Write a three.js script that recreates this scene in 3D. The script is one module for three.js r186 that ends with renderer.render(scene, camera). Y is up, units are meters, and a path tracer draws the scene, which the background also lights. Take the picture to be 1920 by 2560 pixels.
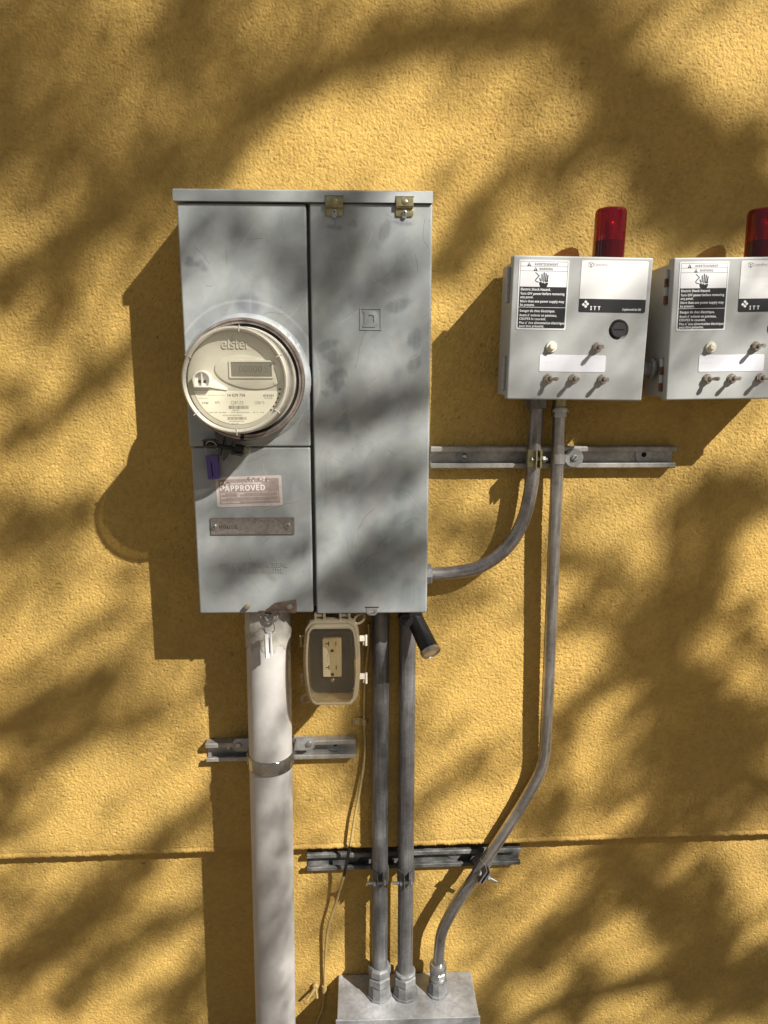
import * as THREE from 'three';
import { RoundedBoxGeometry } from 'three/addons/geometries/RoundedBoxGeometry.js';
import { mergeGeometries, toCreasedNormals, mergeVertices } from 'three/addons/utils/BufferGeometryUtils.js';
import { TextGeometry } from 'three/addons/geometries/TextGeometry.js';
import { FontLoader } from 'three/addons/loaders/FontLoader.js';
import { Brush, Evaluator, SUBTRACTION } from 'three-bvh-csg';
import { createNoise2D } from 'simplex-noise';

// ---------------------------------------------------------------- camera, sky, sun, exposure
// metres; the face of the wall is the plane z = 0, y is up from the ground, the camera stands in front of the wall
const scene = new THREE.Scene();
const camera = new THREE.PerspectiveCamera(72.014, 768 / 1024, 0.05, 400);
camera.position.set(0, 1.55, 1.33);
camera.rotation.set(-0.1987, -0.0331, 0.0016, 'YXZ');

const SUN = new THREE.Vector3(1, 1.13, 1).normalize();
// a hazy pale sky, brighter towards the sun and whiter towards the horizon
{
  const W = 512, H = 256, d = new Float32Array(W * H * 4), v = new THREE.Vector3();
  for (let j = 0; j < H; j++) for (let i = 0; i < W; i++) {
    const az = ((i + 0.5) / W - 0.5) * 2 * Math.PI, el = ((j + 0.5) / H - 0.5) * Math.PI;
    v.set(Math.cos(el) * Math.cos(az), Math.sin(el), Math.cos(el) * Math.sin(az));
    const h = Math.pow(1 - Math.max(0, v.y), 3), glow = 0.5 * Math.pow(Math.max(0, v.dot(SUN)), 6) + 1.6 * Math.pow(Math.max(0, v.dot(SUN)), 60), k = (j * W + i) * 4, L = 0.14;
    d[k] = L * (0.70 + 0.32 * h + glow); d[k + 1] = L * (0.78 + 0.22 * h + 0.95 * glow); d[k + 2] = L * (0.92 + 0.04 * h + 0.85 * glow); d[k + 3] = 1;
  }
  const t = new THREE.DataTexture(d, W, H, THREE.RGBAFormat, THREE.FloatType);
  t.mapping = THREE.EquirectangularReflectionMapping; t.magFilter = t.minFilter = THREE.LinearFilter; t.needsUpdate = true;
  scene.background = t; scene.environment = t;
}

const sun = new THREE.DirectionalLight(new THREE.Color(1, 0.96, 0.89), 5);
sun.position.copy(SUN).multiplyScalar(14);
sun.castShadow = true;
sun.shadow.mapSize.set(4096, 4096);
Object.assign(sun.shadow.camera, { left: -5, right: 5, top: 5, bottom: -5, near: 0.5, far: 40 });
scene.add(sun);

const renderer = new THREE.WebGLRenderer({ antialias: true });
renderer.setSize(768, 1024);
renderer.toneMapping = THREE.LinearToneMapping;
renderer.toneMappingExposure = 1.64;
renderer.shadowMap.enabled = true;

// ---------------------------------------------------------------- helpers
function rng(seed) { let s = seed | 0; return () => { s = (s + 0x6d2b79f5) | 0; let t = Math.imul(s ^ (s >>> 15), 1 | s); t = (t + Math.imul(t ^ (t >>> 7), 61 | t)) ^ t; return ((t ^ (t >>> 14)) >>> 0) / 4294967296; }; }
const V = (x, y, z) => new THREE.Vector3(x, y, z);
const PI = Math.PI, clamp = THREE.MathUtils.clamp, lerp = THREE.MathUtils.lerp, sstep = THREE.MathUtils.smoothstep;
const used = new Map(), bases = new Map();
const numbered = (n) => { const k = used.get(n) ?? 0; used.set(n, k + 1); return k ? n + '_' + String(k).padStart(3, '0') : n; };
function thing(name, label, category, base, group) {
  const g = new THREE.Group(); g.name = numbered(name); g.position.set(...base);
  g.userData = { label, category }; if (group) g.userData.group = group;
  scene.add(g); bases.set(g, g.position.clone()); return g;
}
// uv in metres, from the main direction of each face
function boxUV(g) {
  const p = g.attributes.position, n = g.attributes.normal, uv = new Float32Array(p.count * 2);
  for (let i = 0; i < p.count; i += 3) {
    const nx = Math.abs(n.getX(i) + n.getX(i + 1) + n.getX(i + 2)), ny = Math.abs(n.getY(i) + n.getY(i + 1) + n.getY(i + 2)), nz = Math.abs(n.getZ(i) + n.getZ(i + 1) + n.getZ(i + 2));
    for (let k = i; k < i + 3; k++) {
      const x = p.getX(k), y = p.getY(k), z = p.getZ(k);
      const [u, v] = nz >= nx && nz >= ny ? [x, y] : nx > ny ? [z + 3.1, y] : [x, z + 5.3];
      uv[k * 2] = u; uv[k * 2 + 1] = v;
    }
  }
  g.setAttribute('uv', new THREE.BufferAttribute(uv, 2));
}
function clean(g) {
  const keep = g.userData.keepUV;
  if (g.index) g = g.toNonIndexed();
  for (const k of Object.keys(g.attributes)) if (!['position', 'normal', 'uv'].includes(k)) g.deleteAttribute(k);
  g.morphAttributes = {}; g.clearGroups();
  if (!keep) boxUV(g);
  return g;
}
// geometries are given in wall coordinates and become one named mesh under its thing, part or sub-part
function part(parent, name, geoms, material, label) {
  const list = (Array.isArray(geoms) ? geoms : [geoms]).map(clean);
  const g = list.length > 1 ? mergeGeometries(list) : list[0];
  const base = bases.get(parent); g.translate(-base.x, -base.y, -base.z);
  const m = new THREE.Mesh(g, material); m.name = name; m.castShadow = m.receiveShadow = true;
  if (label) m.userData.label = label;
  parent.add(m); bases.set(m, base); return m;
}
const box = (x0, x1, y0, y1, z0, z1, r = 0.001, s = 2) => { const w = x1 - x0, h = y1 - y0, d = z1 - z0; return new RoundedBoxGeometry(w, h, d, s, Math.min(r, w / 2.01, h / 2.01, d / 2.01)).translate((x0 + x1) / 2, (y0 + y1) / 2, (z0 + z1) / 2); };
const UP = V(0, 1, 0);
function orient(g, p, q) { const d = q.clone().sub(p), l = d.length(); g.applyQuaternion(new THREE.Quaternion().setFromUnitVectors(UP, d.divideScalar(l))); const c = p.clone().add(q).multiplyScalar(0.5); return g.translate(c.x, c.y, c.z); }
const cyl = (p, q, r, r1 = r, n = 32) => orient(new THREE.CylinderGeometry(r1, r, p.distanceTo(q), n, 1), p, q);
function hex(p, q, r, bevel = 0.12, n = 6) {            // a nut: six flats with chamfered rims
  const l = p.distanceTo(q), b = Math.min(r * bevel, l * 0.3);
  let g = new THREE.LatheGeometry([[0.0001, -l / 2], [r - b, -l / 2], [r, -l / 2 + b], [r, l / 2 - b], [r - b, l / 2], [0.0001, l / 2]].map(([x, y]) => new THREE.Vector2(x, y)), n);
  g = g.toNonIndexed(); g.computeVertexNormals(); return orient(g, p, q);
}
const lathe = (prof, p, q, n = 48, crease = 0.6) => {   // [radius, distance from p towards q]
  let g = new THREE.LatheGeometry(prof.map(([r, y]) => new THREE.Vector2(Math.max(r, 0.00005), y)), n);
  g = toCreasedNormals(g, crease);
  g.applyQuaternion(new THREE.Quaternion().setFromUnitVectors(UP, q.clone().sub(p).normalize())); return g.translate(p.x, p.y, p.z);
};
const ball = (p, r, sx = 1, sy = 1, sz = 1) => new THREE.SphereGeometry(r, 20, 14).scale(sx, sy, sz).translate(p.x, p.y, p.z);
function tube(pts, r, n = 80, m = 14, closed = false) {
  const c = new THREE.CatmullRomCurve3(pts, closed, 'centripetal'), g = new THREE.TubeGeometry(c, n, r, m, closed), uv = g.attributes.uv, l = c.getLength();
  for (let i = 0; i < uv.count; i++) uv.setXY(i, uv.getY(i) * 2 * PI * r, uv.getX(i) * l);
  g.userData.keepUV = true; return g;
}
// a pipe through corner points, each corner rounded
function pipe(pts, r, fillet = 0.1, m = 32) {
  const out = [pts[0]];
  for (let i = 1; i < pts.length - 1; i++) {
    const a = pts[i - 1], b = pts[i], c = pts[i + 1], f = Math.min(fillet, a.distanceTo(b) * 0.45, b.distanceTo(c) * 0.45);
    const s = b.clone().lerp(a, f / a.distanceTo(b)), e = b.clone().lerp(c, f / b.distanceTo(c));
    for (let k = 0; k <= 8; k++) { const t = k / 8; out.push(s.clone().multiplyScalar((1 - t) ** 2).addScaledVector(b, 2 * t * (1 - t)).addScaledVector(e, t * t)); }
  }
  out.push(pts[pts.length - 1]);
  return tube(out, r, 140, m);
}
function shape(pts, holes = []) { const s = new THREE.Shape(pts.map(([x, y]) => new THREE.Vector2(x, y))); for (const h of holes) s.holes.push(new THREE.Path(h.map(([x, y]) => new THREE.Vector2(x, y)))); return s; }
function rrect(x0, x1, y0, y1, r, n = 5) { const p = []; for (const [cx, cy, a] of [[x1 - r, y1 - r, 0], [x0 + r, y1 - r, 90], [x0 + r, y0 + r, 180], [x1 - r, y0 + r, 270]]) for (let i = 0; i <= n; i++) { const t = (a + 90 * i / n) * PI / 180; p.push([cx + r * Math.cos(t), cy + r * Math.sin(t)]); } return p; }
const circle = (cx, cy, r, n = 40, sx = 1) => Array.from({ length: n }, (_, i) => [cx + sx * r * Math.cos(2 * PI * i / n), cy + r * Math.sin(2 * PI * i / n)]);
function ext(sh, z0, depth, bevel = 0.0004, seg = 2) {
  const b = Math.min(bevel, depth * 0.45), g = new THREE.ExtrudeGeometry(sh, { depth: depth - (b ? 2 * b : 0), bevelEnabled: b > 0, bevelThickness: b, bevelSize: b, bevelOffset: -b, bevelSegments: seg, curveSegments: 10 });
  return toCreasedNormals(g, 0.7).translate(0, 0, z0 + b);
}
const turnAbout = (g, c, rx = 0, ry = 0, rz = 0) => g.translate(-c.x, -c.y, -c.z).applyMatrix4(new THREE.Matrix4().makeRotationFromEuler(new THREE.Euler(rx, ry, rz))).translate(c.x, c.y, c.z);
// flat print: a thin rectangle whose texture covers it once
function printed(x0, x1, y0, y1, z, pts) {
  const g = new THREE.ShapeGeometry(shape(pts ?? rrect(x0, x1, y0, y1, 0.003))), p = g.attributes.position, uv = g.attributes.uv;
  for (let i = 0; i < p.count; i++) uv.setXY(i, (p.getX(i) - x0) / (x1 - x0), (p.getY(i) - y0) / (y1 - y0));
  g.translate(0, 0, z); g.userData.keepUV = true; return g;
}

// ---------------------------------------------------------------- textures
const lattice = rng(11), perm = Array.from({ length: 512 }, () => lattice());
// value noise that repeats after `period` cells
function vn(x, y, period, salt = 0) {
  const xi = Math.floor(x), yi = Math.floor(y), fx = x - xi, fy = y - yi, u = fx * fx * (3 - 2 * fx), v = fy * fy * (3 - 2 * fy);
  const h = (i, j) => perm[(Math.imul(((i % period) + period) % period, 73) + Math.imul(((j % period) + period) % period, 151) + salt * 37 + Math.imul((((i % period) + period) % period) * (((j % period) + period) % period), 7)) & 511];
  return lerp(lerp(h(xi, yi), h(xi + 1, yi), u), lerp(h(xi, yi + 1), h(xi + 1, yi + 1), u), v);
}
const fbm = (x, y, period, oct = 4, salt = 0) => { let s = 0, a = 0.5, n = 0; for (let o = 0; o < oct; o++) { s += a * vn(x, y, period, salt + o); n += a; a *= 0.5; x *= 2; y *= 2; period *= 2; } return s / n; };
function dataTex(size, metres, f, colour = true) {
  const d = new Uint8Array(size * size * 4);
  for (let j = 0; j < size; j++) for (let i = 0; i < size; i++) {
    const c = f(i / size, j / size), k = (j * size + i) * 4;
    if (typeof c === 'number') d[k] = d[k + 1] = d[k + 2] = clamp(c, 0, 1) * 255; else for (let q = 0; q < 3; q++) d[k + q] = clamp(c[q], 0, 1) * 255;
    d[k + 3] = 255;
  }
  const t = new THREE.DataTexture(d, size, size); t.wrapS = t.wrapT = THREE.RepeatWrapping; t.magFilter = t.minFilter = THREE.LinearFilter;
  t.repeat.set(1 / metres, 1 / metres); if (colour) t.colorSpace = THREE.SRGBColorSpace; t.needsUpdate = true; return t;
}
function canvasTex(w, h, draw) {
  const c = document.createElement('canvas'); c.width = w; c.height = h; draw(c.getContext('2d'), w, h);
  const t = new THREE.CanvasTexture(c); t.colorSpace = THREE.SRGBColorSpace; t.anisotropy = 8; return t;
}
// a metal or paint with cloudy tone, specks and streaks: base sRGB colour, how much it varies
function mottled(base, amount, metres, salt, speck = 0.3, streak = 0) {
  return dataTex(512, metres, (u, v) => {
    const cloud = fbm(u * 6, v * 6, 6, 4, salt) - 0.5, fine = fbm(u * 60, v * 60, 60, 2, salt + 3) - 0.5, st = streak ? vn(u * 120, v * 5, 5 * 24, salt + 7) - 0.5 : 0, sp = vn(u * 90, v * 90, 90, salt + 9) > 0.965 ? -speck : 0;
    const k = 1 + amount * (cloud * 1.6 + fine * 0.5 + st * streak) + sp * 0.5;
    return base.map((c) => c * k);
  });
}
const rough = (lo, hi, metres, salt) => dataTex(256, metres, (u, v) => { const k = lerp(lo, hi, fbm(u * 8, v * 8, 8, 4, salt)); return k; }, false);
const std = (o) => new THREE.MeshStandardMaterial(o);
const rgb = (r, g, b) => new THREE.Color().setRGB(r, g, b);

// ---------------------------------------------------------------- materials
const GRAIN = rough(0.35, 0.6, 0.25, 4), GRAIN2 = rough(0.45, 0.8, 0.2, 14);
const M = {};
M.galv = std({ map: mottled([0.64, 0.64, 0.63], 0.3, 0.22, 21, 0.4), metalness: 0.55, roughnessMap: GRAIN, roughness: 1 });
M.galvDark = std({ map: mottled([0.46, 0.45, 0.44], 0.42, 0.3, 31, 0.5, 0.5), metalness: 0.5, roughnessMap: GRAIN, roughness: 1 });
M.strut = std({ map: mottled([0.67, 0.655, 0.63], 0.34, 0.25, 41, 0.5), metalness: 0.5, roughnessMap: GRAIN, roughness: 1 });
M.strutGreen = std({ map: mottled([0.43, 0.43, 0.42], 0.6, 0.12, 43, 1.0), metalness: 0.3, roughnessMap: GRAIN2, roughness: 1 });
M.emt = std({ map: mottled([0.69, 0.68, 0.67], 0.3, 0.35, 51, 0.3, 0.9), metalness: 0.85, roughness: 0.3 });
M.elbow = std({ map: mottled([0.56, 0.54, 0.53], 0.4, 0.2, 53, 0.5, 0.3), metalness: 0.65, roughness: 0.36 });
M.conduit = std({ map: mottled([0.48, 0.478, 0.48], 0.3, 0.3, 61, 0.9, 0.8), metalness: 0.4, roughness: 0.42 });
M.zinc = std({ map: mottled([0.70, 0.70, 0.69], 0.2, 0.1, 65, 0.2), metalness: 0.8, roughness: 0.3 });
M.screw = std({ color: rgb(0.5, 0.49, 0.47), metalness: 0.9, roughness: 0.3 });
M.nickel = std({ color: rgb(0.50, 0.44, 0.38), metalness: 0.85, roughness: 0.28 });
M.brass = std({ map: mottled([0.66, 0.62, 0.47], 0.28, 0.03, 71, 0), metalness: 0.75, roughness: 0.33 });
M.fitting = std({ map: mottled([0.50, 0.50, 0.50], 0.3, 0.12, 73, 0.4), metalness: 0.15, roughness: 0.62 });
M.strap = std({ map: mottled([0.66, 0.66, 0.65], 0.2, 0.12, 75, 0), metalness: 0.9, roughness: 0.22 });
M.pvc = std({ map: mottled([0.755, 0.74, 0.722], 0.11, 0.5, 81, 0.1), roughness: 0.55 });
M.tape = std({ map: mottled([0.69, 0.67, 0.63], 0.28, 0.12, 83, 0.2), roughness: 0.8 });
M.boxPaint = std({ map: mottled([0.665, 0.67, 0.662], 0.05, 0.3, 91, 0.05), roughness: 0.42 });
M.rust = std({ map: mottled([0.42, 0.26, 0.15], 0.5, 0.05, 93, 0.3), roughness: 0.7 });
M.black = std({ color: rgb(0.012, 0.012, 0.013), roughness: 0.4 });
M.dark = std({ color: rgb(0.02, 0.02, 0.02), roughness: 0.75 });
M.white = std({ color: rgb(0.8, 0.79, 0.77), roughness: 0.5 });
M.ivory = std({ color: rgb(0.74, 0.70, 0.56), roughness: 0.35 });
M.cable = std({ color: rgb(0.45, 0.33, 0.13), roughness: 0.55 });
M.purple = std({ color: rgb(0.10, 0.07, 0.27), roughness: 0.4 });
M.hole = std({ color: rgb(0.004, 0.004, 0.004), roughness: 0.9 });
M.pad = std({ map: mottled([0.67, 0.67, 0.675], 0.34, 0.3, 95, 0.6), metalness: 0.25, roughnessMap: GRAIN2, roughness: 0.9 });
M.cast = std({ color: rgb(0.085, 0.08, 0.075), metalness: 0.3, roughness: 0.5 });
M.tan = std({ map: mottled([0.66, 0.48, 0.3], 0.4, 0.04, 97, 0), roughness: 0.8 });
M.iron = std({ map: mottled([0.50, 0.44, 0.39], 0.4, 0.08, 99, 0.2), metalness: 0.6, roughness: 0.45 });
M.meterFace = std({ map: mottled([0.755, 0.745, 0.705], 0.04, 0.2, 101, 0), roughness: 0.5 });
M.clear = new THREE.MeshPhysicalMaterial({ color: rgb(0.95, 0.93, 0.86), transmission: 0.97, thickness: 0, roughness: 0.24, ior: 1.4 });
M.amber = new THREE.MeshPhysicalMaterial({ color: rgb(0.68, 0.64, 0.53), transmission: 0.24, thickness: 0, roughness: 0.2, ior: 1.5 });
M.lid = new THREE.MeshPhysicalMaterial({ color: rgb(0.70, 0.62, 0.45), transmission: 0.74, thickness: 0, roughness: 0.16, ior: 1.5 });
M.lidClear = new THREE.MeshPhysicalMaterial({ color: rgb(0.95, 0.92, 0.85), transmission: 1, thickness: 0, roughness: 0.27, ior: 1.5 });
M.redLens = new THREE.MeshPhysicalMaterial({ color: rgb(0.46, 0.006, 0.026), transmission: 0.9, thickness: 0, roughness: 0.03, ior: 1.55, clearcoat: 0.6, clearcoatRoughness: 0.05 });
M.creamGlass = std({ color: rgb(0.62, 0.53, 0.33), roughness: 0.25 });

// cabinet paint: powder grey with the dust, hand smudges and scratches that are on this door
const smudgeTex = canvasTex(1024, 1660, (c, w, h) => {
  const r = rng(5), X = (x) => (x + 0.3) / 0.43 * w, Y = (y) => (1.84 - y) / 0.73 * h, s = w / 0.43;
  c.fillStyle = '#9fa4a5'; c.fillRect(0, 0, w, h);
  for (let i = 0; i < 900; i++) { const d = r() < 0.5; c.fillStyle = d ? 'rgba(70,76,80,0.03)' : 'rgba(214,214,206,0.032)'; c.beginPath(); c.ellipse(r() * w, r() * h, 10 + r() * 90, 8 + r() * 60, r() * 3, 0, 7); c.fill(); }
  c.filter = 'blur(3px)';
  const smear = (x, y, a, b, t, k = 0.2) => {   // the wiped print of a palm or finger: an uneven patch with streaks through it
    for (let q = 0; q < 5; q++) { c.fillStyle = `rgba(66,72,76,${k * 0.26})`; c.beginPath(); const n = 14, ph = r() * 6; for (let i = 0; i <= n; i++) { const g = i / n * 2 * Math.PI, m = 0.72 + 0.22 * Math.sin(g * 3 + ph) + 0.2 * r(), ex = a * m * Math.cos(g), ey = b * m * Math.sin(g); c.lineTo(X(x) + s * (ex * Math.cos(t) - ey * Math.sin(t)), Y(y) + s * (ex * Math.sin(t) + ey * Math.cos(t))); } c.fill(); }
    c.lineWidth = 3; c.strokeStyle = 'rgba(176,180,180,0.28)'; for (let q = 0; q < 4; q++) { const ox = (r() - 0.5) * a * s; c.beginPath(); c.moveTo(X(x) + ox, Y(y) - b * s * 0.7); c.lineTo(X(x) + ox + (r() - 0.5) * 10, Y(y) + b * s * 0.7); c.stroke(); }
  };
  for (const [x, y, a, b, t, k] of [[-0.272, 1.72, 0.013, 0.008, 0.3, 0.3], [-0.254, 1.714, 0.012, 0.006, 0.9, 0.24], [-0.182, 1.655, 0.025, 0.019, 0.2, 0.3], [-0.055, 1.59, 0.022, 0.009, -0.4, 0.26], [-0.05, 1.572, 0.014, 0.012, 0.2, 0.22], [-0.043, 1.54, 0.008, 0.011, 0.4, 0.28], [-0.03, 1.545, 0.009, 0.01, 0.3, 0.3], [-0.052, 1.53, 0.007, 0.01, 0.2, 0.25], [-0.038, 1.525, 0.01, 0.014, 0.6, 0.3], [-0.06, 1.512, 0.008, 0.006, 0.3, 0.28], [0.062, 1.654, 0.026, 0.012, -0.3, 0.26], [0.09, 1.60, 0.013, 0.02, 0.2, 0.26], [0.09, 1.56, 0.012, 0.018, 0.6, 0.24], [0.04, 1.77, 0.01, 0.02, 0.4, 0.28], [0.07, 1.782, 0.02, 0.004, 0.1, 0.3], [-0.04, 1.775, 0.016, 0.004, 0.1, 0.26], [-0.01, 1.78, 0.008, 0.006, 0, 0.2], [-0.06, 1.38, 0.01, 0.04, 0.2, 0.12], [-0.07, 1.32, 0.012, 0.03, 0.1, 0.14], [-0.02, 1.35, 0.014, 0.01, 0.5, 0.12], [0.06, 1.27, 0.05, 0.04, -0.5, 0.14], [0.02, 1.2, 0.05, 0.03, 0.6, 0.15], [-0.03, 1.155, 0.04, 0.02, 0.3, 0.16], [0.09, 1.16, 0.03, 0.03, 0.2, 0.14], [-0.03, 1.46, 0.015, 0.02, 0.7, 0.14], [0.07, 1.34, 0.02, 0.014, 0.1, 0.14], [-0.16, 1.19, 0.012, 0.006, 0.5, 0.16], [-0.1, 1.24, 0.006, 0.02, 0.2, 0.18], [-0.01, 1.7, 0.06, 0.05, 0.5, 0.1], [0.05, 1.71, 0.05, 0.04, 0.2, 0.1]]) smear(x, y, a, b, t, k);
  c.filter = 'blur(9px)';
  for (let i = 0; i < 60; i++) { const x = r() * w, y = r() * h; c.strokeStyle = r() < 0.6 ? 'rgba(220,222,216,0.10)' : 'rgba(60,66,70,0.10)'; c.lineWidth = 6 + r() * 16; c.beginPath(); c.moveTo(x, y); c.lineTo(x + (r() - 0.5) * 80, y + 40 + r() * 140); c.stroke(); }
  c.filter = 'none';
  const scratch = (x, y, n, len, k) => { c.lineWidth = 1 + r(); c.strokeStyle = k; let a = r() * 6; let px = X(x), py = Y(y); c.beginPath(); c.moveTo(px, py); for (let j = 0; j < n; j++) { a += (r() - 0.5) * 0.5; px += Math.cos(a) * len; py += Math.sin(a) * len; c.lineTo(px, py); } c.stroke(); };
  for (let i = 0; i < 70; i++) scratch(-0.29 + r() * 0.41, 1.12 + r() * 0.69, 5 + r() * 9, 4 + r() * 9, r() < 0.5 ? 'rgba(225,226,222,0.35)' : 'rgba(60,62,64,0.35)');
  for (let i = 0; i < 260; i++) { c.fillStyle = r() < 0.6 ? 'rgba(50,50,52,0.45)' : 'rgba(225,225,220,0.4)'; c.fillRect(r() * w, r() * h, 1 + r() * 2, 1 + r() * 4); }
  // ring of cleaner paint left round the meter socket
  c.strokeStyle = 'rgba(226,232,232,0.22)'; c.lineWidth = 9; c.filter = 'blur(2px)'; c.beginPath(); c.arc(X(-0.19), Y(1.534), 0.121 * s, -2.6, 0.6); c.stroke();
});
smudgeTex.repeat.set(1 / 0.43, 1 / 0.73); smudgeTex.offset.set(0.3 / 0.43, -1.11 / 0.73); smudgeTex.wrapS = smudgeTex.wrapT = THREE.RepeatWrapping;
M.cabinet = std({ map: smudgeTex, metalness: 0.12, roughnessMap: rough(0.38, 0.62, 0.3, 24), roughness: 1 });

// labels
const FIT = (c, t, x, y, size, maxw, font = 'bold', fam = 'sans-serif') => { c.font = `${font} ${size}px ${fam}`; c.fillText(t, x, y, maxw); };
const warnTex = canvasTex(830, 1115, (c, w, h) => {
  c.fillStyle = '#dededf'; c.fillRect(0, 0, w, h);
  c.strokeStyle = '#222'; c.lineWidth = 5; c.strokeRect(25, 30, 780, 400); c.beginPath(); c.moveTo(25, 105); c.lineTo(805, 105); c.moveTo(25, 178); c.lineTo(805, 178); c.stroke();
  c.fillStyle = '#262728'; c.textBaseline = 'alphabetic';
  const tri = (x, y) => { c.fillStyle = '#1d1d1e'; c.beginPath(); c.moveTo(x, y); c.lineTo(x + 32, y + 62); c.lineTo(x - 32, y + 62); c.fill(); c.fillStyle = '#fff'; c.fillRect(x - 4, y + 20, 8, 24); c.fillRect(x - 4, y + 48, 8, 8); c.fillStyle = '#262728'; };
  tri(165, 40); tri(275, 113); FIT(c, 'AVERTISSEMENT', 255, 92, 54, 390, 'bold'); FIT(c, 'WARNING', 335, 164, 54, 230, 'bold');
  // hand and cable
  c.lineCap = 'round'; c.strokeStyle = '#1d1d1e'; c.lineWidth = 20;
  for (const [x, y0, y1, x2] of [[385, 230, 330, 392], [420, 205, 330, 422], [453, 222, 330, 450], [484, 245, 335, 474]]) { c.beginPath(); c.moveTo(x, y0); c.lineTo(x2, y1); c.stroke(); }
  c.beginPath(); c.moveTo(352, 295); c.lineTo(372, 345); c.stroke();
  c.beginPath(); c.moveTo(345, 345); c.lineTo(492, 322); c.lineTo(492, 375); c.quadraticCurveTo(480, 420, 465, 436); c.lineTo(375, 436); c.quadraticCurveTo(340, 400, 345, 345); c.fill();
  c.strokeStyle = '#f1f1f4'; c.lineWidth = 9; c.beginPath(); c.moveTo(330, 350); c.lineTo(400, 338); c.lineTo(392, 358); c.lineTo(440, 345); c.lineTo(432, 366); c.lineTo(500, 345); c.stroke();
  c.strokeStyle = '#1d1d1e'; c.lineWidth = 14; c.beginPath(); c.moveTo(280, 205); c.lineTo(340, 255); c.quadraticCurveTo(270, 320, 285, 335); c.quadraticCurveTo(300, 355, 335, 350); c.stroke();
  c.fillStyle = '#2a2b2c'; c.fillRect(22, 430, 786, 320); c.beginPath(); c.roundRect(22, 758, 786, 332, [0, 0, 26, 26]); c.fill();
  c.fillStyle = '#f3f3f2'; const rows = [['Electric Shock Hazard.', 488, 500], ['Turn OFF power before removing', 556, 735], ['any panel.', 612, 220], ['More than one power supply may', 678, 735], ['be present.', 736, 245], ['Danger de choc électrique.', 832, 595], ['Avant d\u00b4enlever un panneau,', 902, 630], ['COUPER le courant.', 960, 450], ['Plus d\u00b4úne alimentation électrique', 1024, 760], ['peut être présente.', 1078, 425]];
  for (const [t, y, mw] of rows) FIT(c, t, 44, y, 53, mw, 'bold');
  const r = rng(8); c.strokeStyle = 'rgba(200,200,200,0.22)'; c.lineWidth = 2; for (let i = 0; i < 16; i++) { let x = 300 + r() * 480, y = 470 + r() * 560, a = r() * 6; c.beginPath(); c.moveTo(x, y); for (let k = 0; k < 6; k++) { a += (r() - 0.5) * 0.9; x += Math.cos(a) * 26; y += Math.sin(a) * 26; c.lineTo(x, y); } c.stroke(); }
});
const makerTex = canvasTex(1120, 826, (c, w, h) => {
  c.fillStyle = '#e0e0de'; c.fillRect(0, 0, w, h);
  c.strokeStyle = '#3a3a3c'; c.lineWidth = 5; c.beginPath(); c.moveTo(120, 45); c.lineTo(165, 32); c.lineTo(198, 50); c.lineTo(195, 95); c.lineTo(160, 118); c.lineTo(122, 98); c.closePath(); c.moveTo(120, 45); c.lineTo(158, 62); c.lineTo(198, 50); c.moveTo(158, 62); c.lineTo(160, 118); c.stroke(); c.lineWidth = 7; c.beginPath(); c.arc(160, 84, 16, 0.3, 5.4); c.stroke();
  c.fillStyle = '#3a3a3c'; FIT(c, 'CentriPro', 208, 94, 58, 225, 'normal'); FIT(c, '®', 434, 70, 22, 20, 'normal');
  c.fillStyle = 'rgba(150,150,160,0.13)'; FIT(c, 'SES SIMPLEX CONTROL', 60, 280, 72, 980); FIT(c, 'PANEL', 460, 350, 60, 240); FIT(c, '115/230V  1PH', 380, 430, 48, 380); FIT(c, 'SERIES', 470, 500, 48, 200); FIT(c, 'A7-S1M', 420, 580, 56, 300);
  c.fillStyle = '#2b2c2e'; c.fillRect(0, 612, w, h - 612);
  c.fillStyle = '#f2f2f2'; c.save(); c.translate(112, 700); for (const [x, y] of [[0, -38], [-36, 6], [30, -6], [2, 34]]) { c.save(); c.translate(x, y); c.rotate(0.6); c.beginPath(); c.roundRect(-22, -20, 44, 40, 12); c.fill(); c.restore(); } c.strokeStyle = '#2b2c2e'; c.lineWidth = 5; c.beginPath(); c.moveTo(-40, 40); c.lineTo(40, -40); c.stroke(); c.restore();
  c.fillStyle = '#f2f2f2'; FIT(c, 'I T T', 190, 792, 88, 175); FIT(c, 'Engineered for life', 730, 790, 46, 320, 'italic bold', 'serif');
  const r = rng(18); c.strokeStyle = 'rgba(220,220,220,0.18)'; c.lineWidth = 2; for (let i = 0; i < 10; i++) { let x = r() * w, y = 620 + r() * 190, a = r() * 6; c.beginPath(); c.moveTo(x, y); for (let k = 0; k < 5; k++) { a += (r() - 0.5); x += Math.cos(a) * 30; y += Math.sin(a) * 30; c.lineTo(x, y); } c.stroke(); }
});
const blankTex = canvasTex(560, 140, (c, w, h) => { c.fillStyle = '#dadae0'; c.fillRect(0, 0, w, h); c.fillStyle = 'rgba(150,150,165,0.13)'; FIT(c, 'ALARM', 40, 30, 26, 120); FIT(c, 'SILENCE', 400, 30, 26, 130); FIT(c, 'POWER', 22, 76, 26, 120); FIT(c, 'TEST', 480, 118, 28, 60); });
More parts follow.
